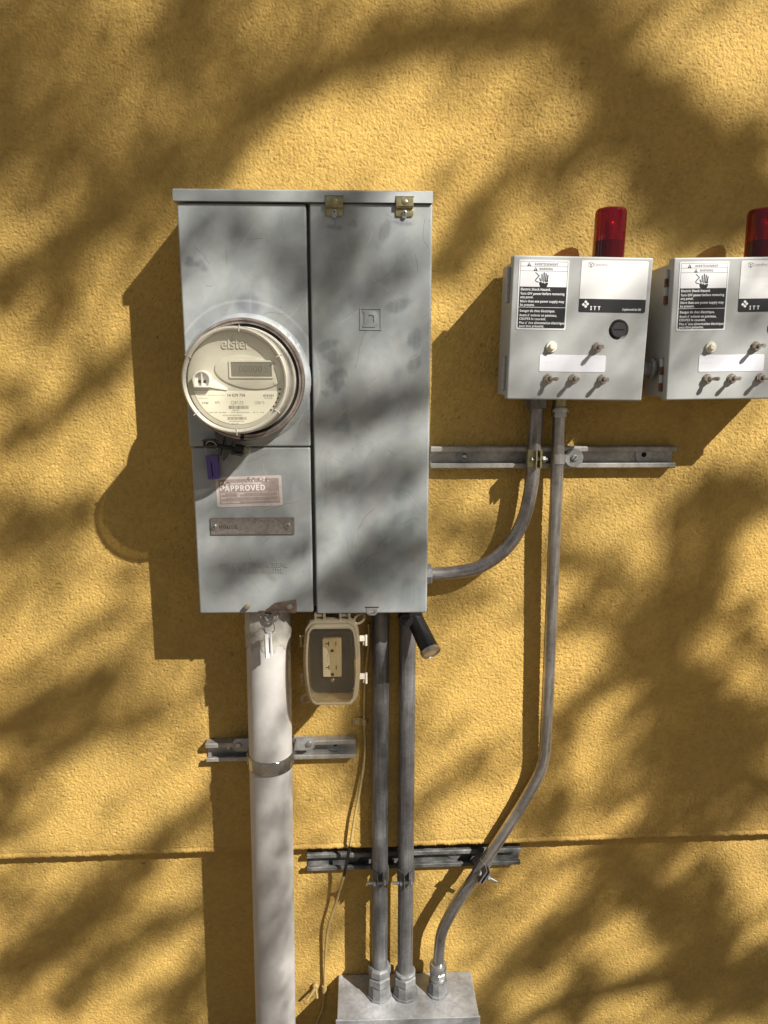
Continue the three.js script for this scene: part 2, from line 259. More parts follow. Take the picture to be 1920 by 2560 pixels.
const meterTex = canvasTex(1300, 640, (c, w, h) => {
  c.fillStyle = '#e9e6da'; c.fillRect(0, 0, w, h); c.fillStyle = '#3b3b3a';
  FIT(c, '14 629 756', 500, 84, 56, 335); c.fillStyle = '#8a8a84'; FIT(c, 'Watthour meter / Alternating current  SERIAL #', 60, 72, 22, 420); FIT(c, 'Multifunction', 80, 118, 22, 140); c.fillStyle = '#4a4a4c'; FIT(c, 'elster', 1040, 88, 60, 165); c.fillStyle = '#6a6a68'; FIT(c, 'TYPE R2SD', 1050, 118, 26, 165);
  c.fillStyle = '#3a3a3a'; FIT(c, 'COM', 128, 196, 42, 95); FIT(c, 'APS', 318, 196, 60, 78, 'normal'); FIT(c, 'CJ8123', 556, 198, 66, 190, 'normal'); FIT(c, 'COM 15', 910, 198, 60, 148, 'normal');
  const bar = (x, y, ww, hh, s) => { const r = rng(s); let p = x; while (p < x + ww) { const q = 3 + r() * 7; c.fillRect(p, y, q, hh); p += q + 2 + r() * 7; } };
  c.fillStyle = '#55554f'; bar(524, 220, 286, 50, 3); bar(500, 388, 270, 42, 4);
  c.fillStyle = '#77776f'; FIT(c, '*CJ8123*', 565, 298, 26, 200); FIT(c, 'CL200, 240V, 3W, 60Hz', 205, 330, 27, 280); FIT(c, 'FM 2S  Watthour Meter', 550, 330, 27, 280); FIT(c, 'Kh 7.2   TA 30', 880, 330, 27, 210); FIT(c, 'LAN ID: 604-0007358505', 420, 374, 26, 450); FIT(c, 'ZFCWMA00500-03', 520, 462, 26, 300); FIT(c, 'MX-S-7035', 556, 496, 22, 140);
});
const lcdTex = canvasTex(460, 170, (c, w, h) => { c.fillStyle = '#6e6b60'; c.fillRect(0, 0, w, h); c.fillStyle = 'rgba(40,40,36,0.55)'; c.save(); c.transform(1, 0, -0.06, 1, 0, 0); FIT(c, '00000', 90, 116, 106, 270, 'normal', 'monospace'); c.fillStyle = 'rgba(40,40,36,0.3)'; FIT(c, '5', 372, 116, 106, 60, 'normal', 'monospace'); c.restore(); });
const stickerTex = canvasTex(1140, 540, (c, w, h) => {
  c.fillStyle = '#cbbfba'; c.fillRect(0, 0, w, h); c.fillStyle = '#a2928c'; c.fillRect(36, 34, w - 72, h - 68);
  const r = rng(31); for (let i = 0; i < 160; i++) { c.fillStyle = r() < 0.5 ? 'rgba(130,112,104,0.12)' : 'rgba(190,178,172,0.12)'; c.beginPath(); c.ellipse(40 + r() * (w - 80), 40 + r() * (h - 80), 10 + r() * 60, 8 + r() * 30, r() * 3, 0, 7); c.fill(); }
  c.strokeStyle = '#e8dfdb'; c.lineWidth = 7; c.strokeRect(44, 42, w - 88, h - 84);
  c.fillStyle = '#eae2de'; FIT(c, 'Arizona Public Service Company', 200, 142, 46, 590); FIT(c, 'APPROVED', 150, 256, 138, 790);
  c.lineWidth = 4; c.beginPath(); for (const y of [290, 366, 440]) { c.moveTo(78, y); c.lineTo(1064, y); } c.moveTo(364, 290); c.lineTo(364, 366); c.moveTo(78, 290); c.lineTo(78, 440); c.moveTo(1064, 290); c.lineTo(1064, 440); c.stroke();
  FIT(c, 'DATE', 86, 318, 26, 80); FIT(c, 'INSPECTOR', 374, 318, 26, 110); FIT(c, 'X', 378, 360, 40, 40); FIT(c, 'NOTES', 86, 394, 26, 90); FIT(c, 'FORM 601-1420 — DO NOT REMOVE', 86, 468, 22, 320);
  for (let i = 0; i < 40; i++) { c.fillStyle = r() < 0.55 ? 'rgba(233,224,220,0.85)' : 'rgba(92,80,74,0.6)'; const x = i < 20 ? 60 + r() * 190 : 560 + r() * 380, y = i < 20 ? 60 + r() * 200 : 36 + r() * 60; c.beginPath(); c.ellipse(x, y, 6 + r() * 22, 4 + r() * 14, r() * 3, 0, 7); c.fill(); }
});
const plateTex = canvasTex(1160, 240, (c, w, h) => {
  c.fillStyle = '#8f8781'; c.fillRect(0, 0, w, h); const r = rng(33);
  for (let i = 0; i < 700; i++) { c.fillStyle = r() < 0.5 ? 'rgba(170,160,152,0.14)' : 'rgba(84,76,72,0.13)'; c.beginPath(); c.ellipse(r() * w, r() * h, 4 + r() * 34, 3 + r() * 16, r() * 3, 0, 7); c.fill(); }
  c.font = 'bold 76px monospace'; for (const [ch, x, k] of [['H', 118, 0.9], ['O', 172, 0.6], ['u', 222, 0.85], ['S', 278, 0.5], ['E', 326, 0.65]]) { c.fillStyle = `rgba(40,34,32,${k})`; c.fillText(ch, x, 152 + r() * 5); }
  c.strokeStyle = 'rgba(180,172,166,0.35)'; c.font = 'bold 50px monospace'; c.fillStyle = 'rgba(186,178,172,0.35)'; c.fillText('HOUSE POWER', 140, 214);
});
const printMat = (t, roughness = 0.4) => std({ map: t, roughness });
const font = await new FontLoader().loadAsync('fonts/droid/droid_sans_regular.typeface.json');
const fontBold = await new FontLoader().loadAsync('fonts/droid/droid_sans_bold.typeface.json');
function letters(text, x, y, z, size, depth, f = font, width) {
  const g = new TextGeometry(text, { font: f, size, depth, curveSegments: 4, bevelEnabled: true, bevelThickness: depth * 0.3, bevelSize: depth * 0.25, bevelSegments: 1 });
  g.computeBoundingBox(); const b = g.boundingBox, k = width ? width / (b.max.x - b.min.x) : 1;
  return g.scale(k, 1, 1).translate(x - k * b.min.x, y - b.min.y, z);
}

// ---------------------------------------------------------------- ground
{
  const g = new THREE.PlaneGeometry(160, 160, 1, 1).rotateX(-PI / 2), uv = g.attributes.uv;
  for (let i = 0; i < uv.count; i++) uv.setXY(i, uv.getX(i) * 160, uv.getY(i) * 160);
  const m = std({ map: dataTex(512, 1.6, (u, v) => { const k = 0.72 + 0.5 * (fbm(u * 40, v * 40, 40, 3, 7) - 0.5) + 0.2 * (fbm(u * 5, v * 5, 5, 3, 8) - 0.5); return [0.56 * k, 0.50 * k, 0.42 * k]; }), roughness: 0.95 });
  const ground = new THREE.Mesh(g, m); ground.name = 'ground'; ground.receiveShadow = true; ground.userData.kind = 'structure'; scene.add(ground);
}

// ---------------------------------------------------------------- the stucco wall
const n1 = createNoise2D(rng(101)), n2 = createNoise2D(rng(102)), n3 = createNoise2D(rng(103)), n4 = createNoise2D(rng(104));
const jointTop = (x) => 0.5524 + 0.0129 * x + 0.0012 * n3(x * 40, 1.3) + 0.0006 * n3(x * 160, 7);
const RECESS = 0.036;                                    // the wall below the joint stands back by this much
// float-finished stucco: rounded grains a few millimetres wide, crossed by small pits, on a slightly wavy wall
function stucco(x, y) {
  const wx = x + 0.002 * n4(x * 90, y * 90), wy = y + 0.002 * n4(x * 90 + 40, y * 90);
  const a = n1(wx * 185, wy * 215), b = n2(wx * 300, wy * 320), c = n3(wx * 80, wy * 92);
  const pit = sstep(n2(wx * 165 + 9, wy * 175), 0.5, 0.82);
  const strength = 0.85 + 0.25 * n4(x * 3, y * 3);
  return strength * (0.00054 * a + 0.00038 * b + 0.00022 * c - 0.002 * pit) + 0.0012 * n4(x * 2.1, y * 2.1);
}
const wall = thing('stucco_wall', 'ochre yellow stucco wall with a horizontal control joint behind all the electrical equipment', 'wall', [0, 0, 0]);
{
  const crackAt = (x, y) => { let d = 0; const cx = 0.694 + 0.012 * n3(y * 9, 3) + 0.003 * n3(y * 50, 5); if (y < 0.66 && y > 0.56) d = Math.max(d, 1 - Math.abs(x - cx + (0.66 - y) * 0.1) / 0.0022); const c2 = 0.622 + 0.004 * n3(y * 12, 8); if (y > 0.65 && y < 1.3) d = Math.max(d, 0.22 * (1 - Math.abs(x - c2) / 0.002)); return Math.max(0, d); };
  // dirt: run marks under the metal channels, splash along the joint, scuffs, a greyer band low on the right
  const runs = [[0.15, 1.365, 0.22, 0.010], [0.30, 1.365, 0.3, 0.012], [0.42, 1.365, 0.16, 0.008], [0.585, 1.365, 0.34, 0.012], [-0.30, 0.77, 0.2, 0.012], [-0.03, 0.772, 0.18, 0.01], [0.31, 0.517, 0.2, 0.014], [-0.1, 0.517, 0.24, 0.012], [0.22, 0.517, 0.12, 0.01], [0.27, 1.5, 0.13, 0.01], [0.62, 1.5, 0.4, 0.012], [0.68, 0.5, 0.2, 0.02]];
  function stain(x, y) {
    let s = 0;
    for (const [rx, ry, len, w] of runs) { const t = (ry - y) / len; if (t > 0 && t < 1) { const dx = (x - rx - 0.006 * n3(y * 14, rx * 30)) / (w * (1 - 0.5 * t)); s += 0.16 * Math.exp(-dx * dx) * (1 - t) * (0.7 + 0.5 * n4(rx * 50, y * 30)); } }
    const e = y - jointTop(x); if (e > 0) s += 0.16 * Math.exp(-e / 0.03) * (0.5 + 0.5 * n3(x * 6, 2)); else s += 0.1 * Math.exp(e / 0.05) * (0.5 + 0.5 * n3(x * 8, 6));
    if (x > 0.35) s += 0.12 * Math.exp(-(((y - 0.63) / 0.09) ** 2)) * sstep(x, 0.35, 0.6) * (0.7 + 0.6 * n4(x * 20, y * 30));
    s += 0.05 * sstep(n4(x * 1.7 + 3, y * 1.3), 0.1, 0.8);
    const k = n2(x * 61 + 3, y * 61); if (k > 0.9 && n1(x * 7, y * 7 + 3) > 0) s += 0.35;
    return clamp(s, 0, 0.5);
  }
  function field(x0, x1, nx, lo, hi, ny, edgeLow) {
    const C = new Float32Array((nx + 1) * (ny + 1) * 3), P = new Float32Array((nx + 1) * (ny + 1) * 3), U = new Float32Array((nx + 1) * (ny + 1) * 2), I = new Uint32Array(nx * ny * 6);
    let k = 0, q = 0;
    for (let j = 0; j <= ny; j++) for (let i = 0; i <= nx; i++, k++) {
      const x = lerp(x0, x1, i / nx), y = lerp(lo(x), hi(x), j / ny), e = edgeLow ? y - lo(x) : hi(x) - y;
      let z = stucco(x, y);
      if (edgeLow) { z += 0.0016 * Math.exp(-(((e - 0.006) / 0.0045) ** 2)) - 0.0014 * Math.exp(-(((e - 0.0125 - 0.001 * n3(x * 70, 2)) / 0.0014) ** 2)); z -= 0.0022 * Math.exp(-((e / 0.0022) ** 2)); } else z -= RECESS;
      z -= 0.002 * crackAt(x, y);
      P[k * 3] = x; P[k * 3 + 1] = y; P[k * 3 + 2] = z; U[k * 2] = x; U[k * 2 + 1] = y;
      const s = stain(x, y); C[k * 3] = 1 - 0.8 * s; C[k * 3 + 1] = 1 - s; C[k * 3 + 2] = 1 - 0.9 * s;
      if (i < nx && j < ny) { const a = k, b = k + 1, c = k + nx + 1, d = c + 1; I[q++] = a; I[q++] = b; I[q++] = d; I[q++] = a; I[q++] = d; I[q++] = c; }
    }
    const g = new THREE.BufferGeometry(); g.setAttribute('position', new THREE.BufferAttribute(P, 3)); g.setAttribute('uv', new THREE.BufferAttribute(U, 2)); g.setAttribute('color', new THREE.BufferAttribute(C, 3)); g.setIndex(new THREE.BufferAttribute(I, 1)); g.computeVertexNormals();
    return g;
  }
  const colour = dataTex(1024, 2.4, (u, v) => {
    const big = fbm(u * 5, v * 5, 5, 4, 201) - 0.5, mid = fbm(u * 40, v * 40, 40, 3, 204) - 0.5, fine = vn(u * 420, v * 420, 420, 206) - 0.5, dirt = vn(u * 130, v * 130, 130, 209) > 0.985 ? 0.2 : 0;
    const k = 1 + 0.14 * big + 0.09 * mid + 0.08 * fine - dirt; return [0.75 * k, 0.614 * k * (1 - 0.02 * big), 0.325 * k * (1 - 0.05 * big)];
  });
  const bump = dataTex(1024, 0.5, (u, v) => fbm(u * 160, v * 160, 160, 3, 221), false);
  const mat = std({ map: colour, roughness: 0.88, vertexColors: true, bumpMap: bump, bumpScale: 0.0016 });
  const add = (name, g) => { const m = new THREE.Mesh(g, mat); m.name = name; m.castShadow = m.receiveShadow = true; wall.add(m); return m; };
  const X0 = -0.9, X1 = 1.04, Y0 = 0.0, Y1 = 2.28, nx = 980;
  add('upper_panel', field(X0, X1, nx, jointTop, () => Y1, 850, true));
  add('lower_panel', field(X0, X1, nx, () => Y0, (x) => jointTop(x) + 0.004, 265, false));
  // the joint: the drip edge of the upper coat and its underside
  {
    const P = [], I = [], N = 500;
    for (let i = 0; i <= N; i++) { const x = lerp(X0, X1, i / N), t = jointTop(x); P.push(x, t, -0.0022, x, t - 0.0008, -0.005, x, t - 0.0004, -RECESS - 0.003); if (i < N) for (let s = 0; s < 2; s++) { const a = i * 3 + s; I.push(a, a + 1, a + 4, a, a + 4, a + 3); } }
    let g = new THREE.BufferGeometry(); g.setAttribute('position', new THREE.Float32BufferAttribute(P, 3)); g.setIndex(I); g = g.toNonIndexed(); g.computeVertexNormals(); boxUV(g); g.setAttribute('color', new THREE.BufferAttribute(new Float32Array(g.attributes.position.count * 3).fill(0.9), 3));
    add('drip_edge', g);
  }
  const flat = [[-9, X0 - 0.0005], [X1 + 0.0005, 9]].flatMap(([a, b]) => [box(a, b, jointTop((a + b) / 2 < 0 ? X0 : X1), 4.2, -0.25, 0, 0.001, 1), box(a, b, 0, jointTop((a + b) / 2 < 0 ? X0 : X1) - 0.0005, -0.25, -RECESS, 0.001, 1)]).concat([box(X0 - 0.0005, X1 + 0.0005, Y1, 4.2, -0.25, 0, 0.0005, 1), box(X0 - 0.0005, X1 + 0.0005, 0, Y1, -0.25, -RECESS - 0.004, 0.0005, 1)]);
  part(wall, 'wall_body', flat, std({ map: colour, roughness: 0.88, bumpMap: bump, bumpScale: 0.002 }));
  part(wall, 'parapet_cap', box(-9.05, 9.05, 4.2, 4.26, -0.3, 0.04, 0.006), M.white);
}

// ---------------------------------------------------------------- the tree whose crown shades the wall
const SHADE = [[0.329, 2.13, 0.24, 2.11, 0.0378, 1.7], [0.24, 2.11, 0.0665, 2.11, 0.0377, 1.7], [0.0665, 2.11, -0.114, 2.04, 0.0374, 1.7], [-0.114, 2.04, -0.277, 1.94, 0.0374, 1.7], [-0.277, 1.94, -0.329, 1.9, 0.0377, 1.7], [-0.598, 2.1, -0.132, 2.12, 0.0988, 0.8], [-0.609, 2, -0.31, 1.93, 0.0937, 0.9], [-0.62, 1.89, -0.416, 1.87, 0.0544, 0.9], [-0.333, 1.89, -0.529, 1.76, 0.0331, 1.2], [-0.529, 1.76, -0.642, 1.68, 0.0335, 1.2], [-0.514, 1.69, -0.587, 1.6, 0.024, 0.9], [-0.446, 1.56, -0.558, 1.47, 0.0202, 1.2], [-0.558, 1.47, -0.671, 1.4, 0.0204, 1.2], [-0.661, 1.5, -0.601, 1.52, 0.0245, 0.7], [-0.367, 1.78, -0.403, 1.77, 0.021, 0.5], [-0.483, 1.64, -0.513, 1.53, 0.0285, 0.3], [-0.522, 1.29, -0.641, 1.25, 0.033, 1.2], [-0.641, 1.25, -0.689, 1.22, 0.033, 1.2], [-0.684, 1.28, -0.655, 1.27, 0.0447, 0.6], [-0.586, 1.15, -0.586, 1.15, 0.0168, 1], [-0.7, 1.13, -0.586, 1.15, 0.0114, 0.6], [-0.586, 1.15, -0.418, 1.17, 0.0114, 0.6], [-0.438, 1.1, -0.551, 1.04, 0.017, 0.9], [-0.551, 1.04, -0.67, 0.957, 0.0171, 0.9], [-0.67, 0.957, -0.72, 0.927, 0.0172, 0.9], [-0.511, 0.95, -0.602, 0.898, 0.0355, 1.5], [-0.602, 0.898, -0.7, 0.846, 0.0356, 1.5], [-0.7, 0.846, -0.73, 0.833, 0.0357, 1.5], [-0.414, 0.863, -0.559, 0.833, 0.0288, 0.9], [-0.559, 0.833, -0.648, 0.78, 0.0288, 0.9], [-0.648, 0.78, -0.735, 0.693, 0.0289, 0.9], [-0.388, 0.617, -0.426, 0.572, 0.0265, 0.9], [-0.453, 0.533, -0.545, 0.443, 0.0447, 1.3], [-0.545, 0.443, -0.661, 0.334, 0.045, 1.3], [-0.661, 0.334, -0.776, 0.26, 0.0454, 1.3], [-0.387, 0.396, -0.51, 0.329, 0.0316, 0.8], [-0.51, 0.329, -0.646, 0.19, 0.0317, 0.8], [-0.352, 0.228, -0.403, 0.121, 0.0359, 0.9], [-0.738, 0.456, -0.755, 0.456, 0.0343, 0.4], [-0.733, 0.726, -0.747, 0.589, 0.0306, 0.5], [0.674, 1.3, 0.697, 1.17, 0.0445, 1.6], [0.697, 1.17, 0.678, 1.09, 0.0453, 1.6], [0.678, 1.09, 0.611, 1.09, 0.0458, 1.6], [0.681, 1.33, 0.794, 1.31, 0.0348, 1.4], [0.391, 1.19, 0.493, 1.16, 0.0286, 1.2], [0.493, 1.16, 0.574, 1.1, 0.0289, 1.2], [0.407, 1.06, 0.527, 1.05, 0.0243, 1.1], [0.612, 0.946, 0.728, 0.843, 0.0832, 1.4], [0.728, 0.843, 0.655, 0.758, 0.0849, 1.4], [0.534, 1.01, 0.478, 0.903, 0.0328, 1.2], [0.478, 0.903, 0.41, 0.819, 0.0332, 1.2], [0.41, 0.819, 0.403, 0.745, 0.0335, 1.2], [0.779, 1.02, 0.832, 0.977, 0.0282, 1], [0.734, 1.04, 0.782, 1.09, 0.0231, 0.8], [0.847, 0.836, 0.814, 0.784, 0.0478, 1.3], [0.814, 0.784, 0.744, 0.667, 0.0481, 1.3], [0.578, 0.7, 0.418, 0.658, 0.0481, 0.8], [0.418, 0.658, 0.377, 0.621, 0.048, 0.8], [0.169, 1.26, 0.239, 1.24, 0.0327, 0.9], [0.135, 1.1, 0.243, 1.11, 0.0239, 0.7], [0.253, 0.777, 0.202, 0.69, 0.0251, 0.75], [0.202, 0.69, 0.148, 0.679, 0.0253, 0.75], [0.586, 0.532, 0.711, 0.399, 0.0631, 1.2], [0.711, 0.399, 0.808, 0.296, 0.0645, 1.2], [0.818, 0.495, 0.849, 0.295, 0.0439, 1.3], [0.592, 0.436, 0.455, 0.307, 0.0438, 1.2], [0.455, 0.307, 0.359, 0.209, 0.0442, 1.2], [0.359, 0.209, 0.316, 0.119, 0.0446, 1.2], [0.546, 0.236, 0.525, 0.0897, 0.0326, 1], [0.79, 0.159, 0.985, 0.153, 0.0552, 1], [0.96, 0.259, 0.963, 0.258, 0.0474, 0.9], [0.389, 0.505, 0.278, 0.43, 0.0322, 0.4], [0.629, 0.7, 0.751, 0.603, 0.0732, 1], [0.362, 2.15, 0.415, 2.06, 0.0494, 1.7], [0.415, 2.06, 0.48, 1.96, 0.0502, 1.7], [0.48, 1.96, 0.545, 1.89, 0.0512, 1.7], [0.545, 1.89, 0.592, 1.81, 0.052, 1.7], [0.411, 2.14, 0.428, 2.08, 0.062, 0.9], [0.553, 2.04, 0.617, 1.97, 0.0254, 1.2], [0.617, 1.97, 0.72, 1.95, 0.0257, 1.2], [0.631, 1.86, 0.685, 1.83, 0.0378, 1], [0.643, 1.81, 0.651, 1.8, 0.0514, 0.8], [0.384, 1.92, 0.268, 1.87, 0.0313, 1], [0.268, 1.87, 0.191, 1.79, 0.0314, 1], [0.191, 1.79, 0.152, 1.73, 0.0317, 1], [-0.363, 1.65, -0.257, 1.59, 0.0317, 0.75], [-0.257, 1.59, -0.232, 1.55, 0.0322, 0.75], [-0.153, 1.66, -0.167, 1.59, 0.0294, 1.05], [-0.167, 1.59, -0.193, 1.52, 0.0298, 1.05], [-0.0563, 1.57, -0.108, 1.52, 0.0261, 0.9], [-0.0158, 1.48, -0.0118, 1.44, 0.0199, 0.75], [-0.021, 1.37, -0.129, 1.33, 0.023, 1.95], [-0.129, 1.33, -0.197, 1.31, 0.023, 1.95], [-0.0331, 1.23, -0.185, 1.2, 0.0207, 0.9], [-0.0317, 1.1, -0.102, 1.08, 0.0311, 1.5], [-0.102, 1.08, -0.18, 1.02, 0.0311, 1.5], [-0.175, 1.44, -0.156, 1.38, 0.0225, 0.75], [-0.379, 1.16, -0.268, 1.17, 0.0165, 0.9], [-0.225, 1.1, -0.299, 1.08, 0.0168, 1.2], [-0.299, 1.08, -0.384, 1.04, 0.0168, 1.2], [-0.23, 1.02, -0.274, 0.975, 0.0156, 0.9], [-0.411, 1.36, -0.288, 1.35, 0.0247, 0.6], [-0.395, 1.63, -0.385, 1.58, 0.0165, 0.6], [0.13, 1.37, 0.344, 1.37, 0.0151, 0.5], [0.415, 1.52, 0.554, 1.5, 0.0272, 0.35], [-0.313, 0.648, -0.287, 0.511, 0.0451, 0.34], [-0.287, 0.511, -0.307, 0.106, 0.0461, 0.34], [-0.325, 0.538, -0.246, 0.613, 0.0153, 0.45], [-0.333, 0.306, -0.244, 0.395, 0.0205, 0.35], [-0.329, 0.424, -0.249, 0.484, 0.0171, 0.3], [-0.0149, 0.943, -0.00675, 0.687, 0.0349, 0.6], [0.05, 0.641, -0.0147, 0.458, 0.0325, 0.35], [-0.172, 0.688, -0.124, 0.612, 0.0249, 0.4]];
const GAPS = [[0.491, 0.867, 0.0468, 0.84], [0.77, 1.16, 0.0546, 0.72], [0.862, 0.542, 0.0547, 0.95], [0.765, 1.06, 0.0277, 0.84], [0.459, 0.694, 0.0478, 0.72], [0.582, 1.2, 0.0449, 0.72], [0.693, 2.1, 0.0473, 0.84], [0.609, 2.1, 0.0314, 0.84], [0.631, 0.315, 0.0415, 0.72], [-0.579, 1.36, 0.0497, 0.84], [-0.607, 1.75, 0.0234, 0.72], [-0.574, 1.5, 0.0325, 0.72], [-0.0334, 1.95, 0.0933, 0.95], [0.14, 1.98, 0.0703, 0.84], [0.243, 2.04, 0.0466, 0.95], [0.513, 1.26, 0.0932, 0.95], [0.214, 1.31, 0.0434, 0.95], [0.281, 0.932, 0.101, 0.84], [0.214, 0.634, 0.0763, 0.95], [-0.604, 1.57, 0.0441, 0.95], [-0.491, 1.35, 0.0458, 0.95], [-0.641, 1.02, 0.0417, 0.95], [-0.529, 1.11, 0.0431, 0.95], [-0.526, 0.686, 0.0778, 0.95], [-0.416, 0.739, 0.0548, 0.84], [-0.607, 0.595, 0.0554, 0.84], [-0.241, 1.78, 7.9e-05, 0], [0.389, 0.172, 0.0628, 0.84], [0.662, 0.152, 0.0743, 0.72], [0.918, 0.464, 0.0568, 0.95], [0.797, 0.912, 0.0377, 0.95], [0.459, 0.973, 0.0553, 0.84], [0.269, 0.799, 0.0561, 0.72], [-0.467, 0.509, 0.0386, 0.72], [-0.139, 1.89, 0.0547, 0.84], [0.0762, 1.07, 0.0536, 0.6], [0.283, 1.89, 0.0399, 0.72], [-0.18, 2.11, 0.0346, 0.84], [-0.526, 2.07, 0.0223, 0.84], [-0.535, 2.04, 0.0194, 0.72], [-0.455, 2.12, 0.0333, 0.48], [-0.0115, 2.1, 0.0334, 0.78], [-0.112, 2.15, 0.0412, 0.6], [-0.402, 1.99, 0.0485, 0.66], [-0.273, 1.97, 0.0428, 0.84], [-0.371, 2.14, 0.0593, 0.6], [-0.595, 1.87, 0.0321, 0.72], [-0.394, 1.9, 0.0423, 0.42], [0.0901, 2.12, 0.0274, 0.48], [0.578, 1.97, 0.0367, 0.9], [0.664, 1.91, 0.0373, 0.95], [0.657, 2.06, 0.0713, 0.72], [0.556, 0.645, 0.0484, 0.36], [0.502, 0.694, 0.0383, 0.36]];

{
  // how dense the foliage is across the sun's rays, by the point of the wall that each ray would reach
  function density(x, y) {
    let s = 0;
    for (const [x0, y0, x1, y1, w, t] of SHADE) {
      const dx = x1 - x0, dy = y1 - y0, l2 = dx * dx + dy * dy, k = l2 > 1e-9 ? clamp(((x - x0) * dx + (y - y0) * dy) / l2, 0, 1) : 0;
      const d = Math.hypot(x - x0 - k * dx, y - y0 - k * dy) / w; if (d < 2.4) s += (t * Math.exp(-0.8 * d * d * d)) ** 3;
    }
    s = Math.max(Math.cbrt(s), 0.03) + 0.2 * sstep(n4(x * 5.2 - y * 2.4 + 11, y * 5 - x * 2.2), -0.3, 0.8) + 0.15 * sstep(n3(x * 9 - y * 5, y * 10 - x * 3 + 5), -0.2, 0.8);
    for (const [gx, gy, r, a] of GAPS) { const d = Math.hypot(x - gx, y - gy) / r; if (d < 3) s *= 1 - a * Math.exp(-d * d * 0.8); }
    const outside = Math.max(-0.85 - x, x - 1.0, 0.0 - y, y - 2.25);   // beyond what the photograph shows the crown goes on
    return s + 0.9 * sstep(outside, 0, 0.25) * (0.6 + 0.5 * n4(x * 2, y * 2));
  }
  const r = rng(77), D = V(1, 1.13, 1), across = 1 / Math.sqrt(1 + 1.2769 + 1);
  const leaf = [[-1, 0, 0], [-0.25, 0.42, 0.06], [0.45, 0.34, 0.05], [1, 0, -0.1], [0.45, -0.34, 0.05], [-0.25, -0.42, 0.06]], faces = [0, 2, 1, 0, 3, 2, 0, 4, 3, 0, 5, 4];
  const P = [], I = []; let n = 0;
  const q = new THREE.Quaternion(), v = V(), e = new THREE.Euler(), step = 0.02;
  for (let y = -0.75; y < 3.1; y += step) for (let x = -1.6; x < 2.1; x += step) {
    const edge = ((x - 0.25) / 1.85) ** 2 + ((y - 1.2) / 1.95) ** 2; if (edge > 1) continue;
    const tau = density(x, y), mean = Math.min(2.1 * tau, 5) * step * step / 0.00024;   // leaves per cell
    let count = Math.floor(mean) + (r() < mean - Math.floor(mean) ? 1 : 0);
    while (count-- > 0) {
      const t = 2.95 + 0.26 * n1(x * 1.4, y * 1.4) + (r() - 0.5) * 0.7 * Math.sqrt(1.02 - edge), size = 0.0135 + r() * 0.008;
      e.set(r() * 6.3, r() * 6.3, r() * 6.3); q.setFromEuler(e);
      const cx = x + (r() - 0.5) * step + t, cy = y + (r() - 0.5) * step + 1.13 * t, cz = t;
      for (const [a, b, c] of leaf) { v.set(a * size, b * size, c * size).applyQuaternion(q); P.push(v.x + cx, v.y + cy, v.z + cz); }
      for (const f of faces) I.push(n + f); n += 6;
    }
  }
  const tree = thing('shade_tree', 'leafy green tree whose crown throws dappled shade on the yellow wall', 'tree', [5.4, 0, 3.7]);
  let g = new THREE.BufferGeometry(); g.setAttribute('position', new THREE.Float32BufferAttribute(P, 3)); g.setIndex(I); g = g.toNonIndexed(); g.computeVertexNormals();
  const crown = part(tree, 'foliage', g, new THREE.MeshPhysicalMaterial({ color: rgb(0.06, 0.1, 0.03), roughness: 0.7 })); crown.userData.kind = 'stuff';
  const bark = std({ map: mottled([0.38, 0.31, 0.25], 0.5, 0.5, 301, 0.3, 0.6), roughness: 0.95 });
  const at = (x, y, t) => V(x + t, y + 1.13 * t, t);
  const taper = (pts, r0, r1) => { const c = new THREE.CatmullRomCurve3(pts), gs = new THREE.TubeGeometry(c, 40, 1, 12), p = gs.attributes.position; for (let i = 0; i <= 40; i++) { const o = c.getPointAt(i / 40), k = lerp(r0, r1, i / 40); for (let j = 0; j <= 12; j++) { const m = i * 13 + j; p.setXYZ(m, o.x + (p.getX(m) - o.x) * k, o.y + (p.getY(m) - o.y) * k, o.z + (p.getZ(m) - o.z) * k); } } return gs; };
  part(tree, 'trunk', taper([V(5.4, -0.05, 3.75), V(5.32, 1.4, 3.7), V(5.4, 2.8, 3.65), V(5.2, 4.0, 3.55)], 0.16, 0.1), bark);
  for (const [pts, r0, r1] of [
    [[V(5.22, 3.9, 3.55), at(1.2, 0.55, 3.40), at(0.75, 0.75, 3.35), at(0.62, 1.05, 3.25), at(0.6, 1.3, 3.15)], 0.06, 0.014],
    [[V(5.22, 3.95, 3.55), at(1.35, 1.1, 3.45), at(0.98, 1.6, 3.35), at(0.55, 2.0, 3.25), at(0.2, 2.12, 3.15), at(-0.25, 1.95, 3.10)], 0.06, 0.015],
    [[V(5.25, 3.9, 3.55), at(1.1, 0.2, 3.55), at(0.5, 0.15, 3.50), at(0.2, -0.1, 3.45)], 0.05, 0.015],
    [[V(5.2, 4.0, 3.55), at(1.5, 1.6, 3.35), at(1.3, 2.4, 3.25), at(0.8, 2.8, 3.15)], 0.055, 0.012]]) part(tree, 'limb', taper(pts, r0, r1), bark);
}

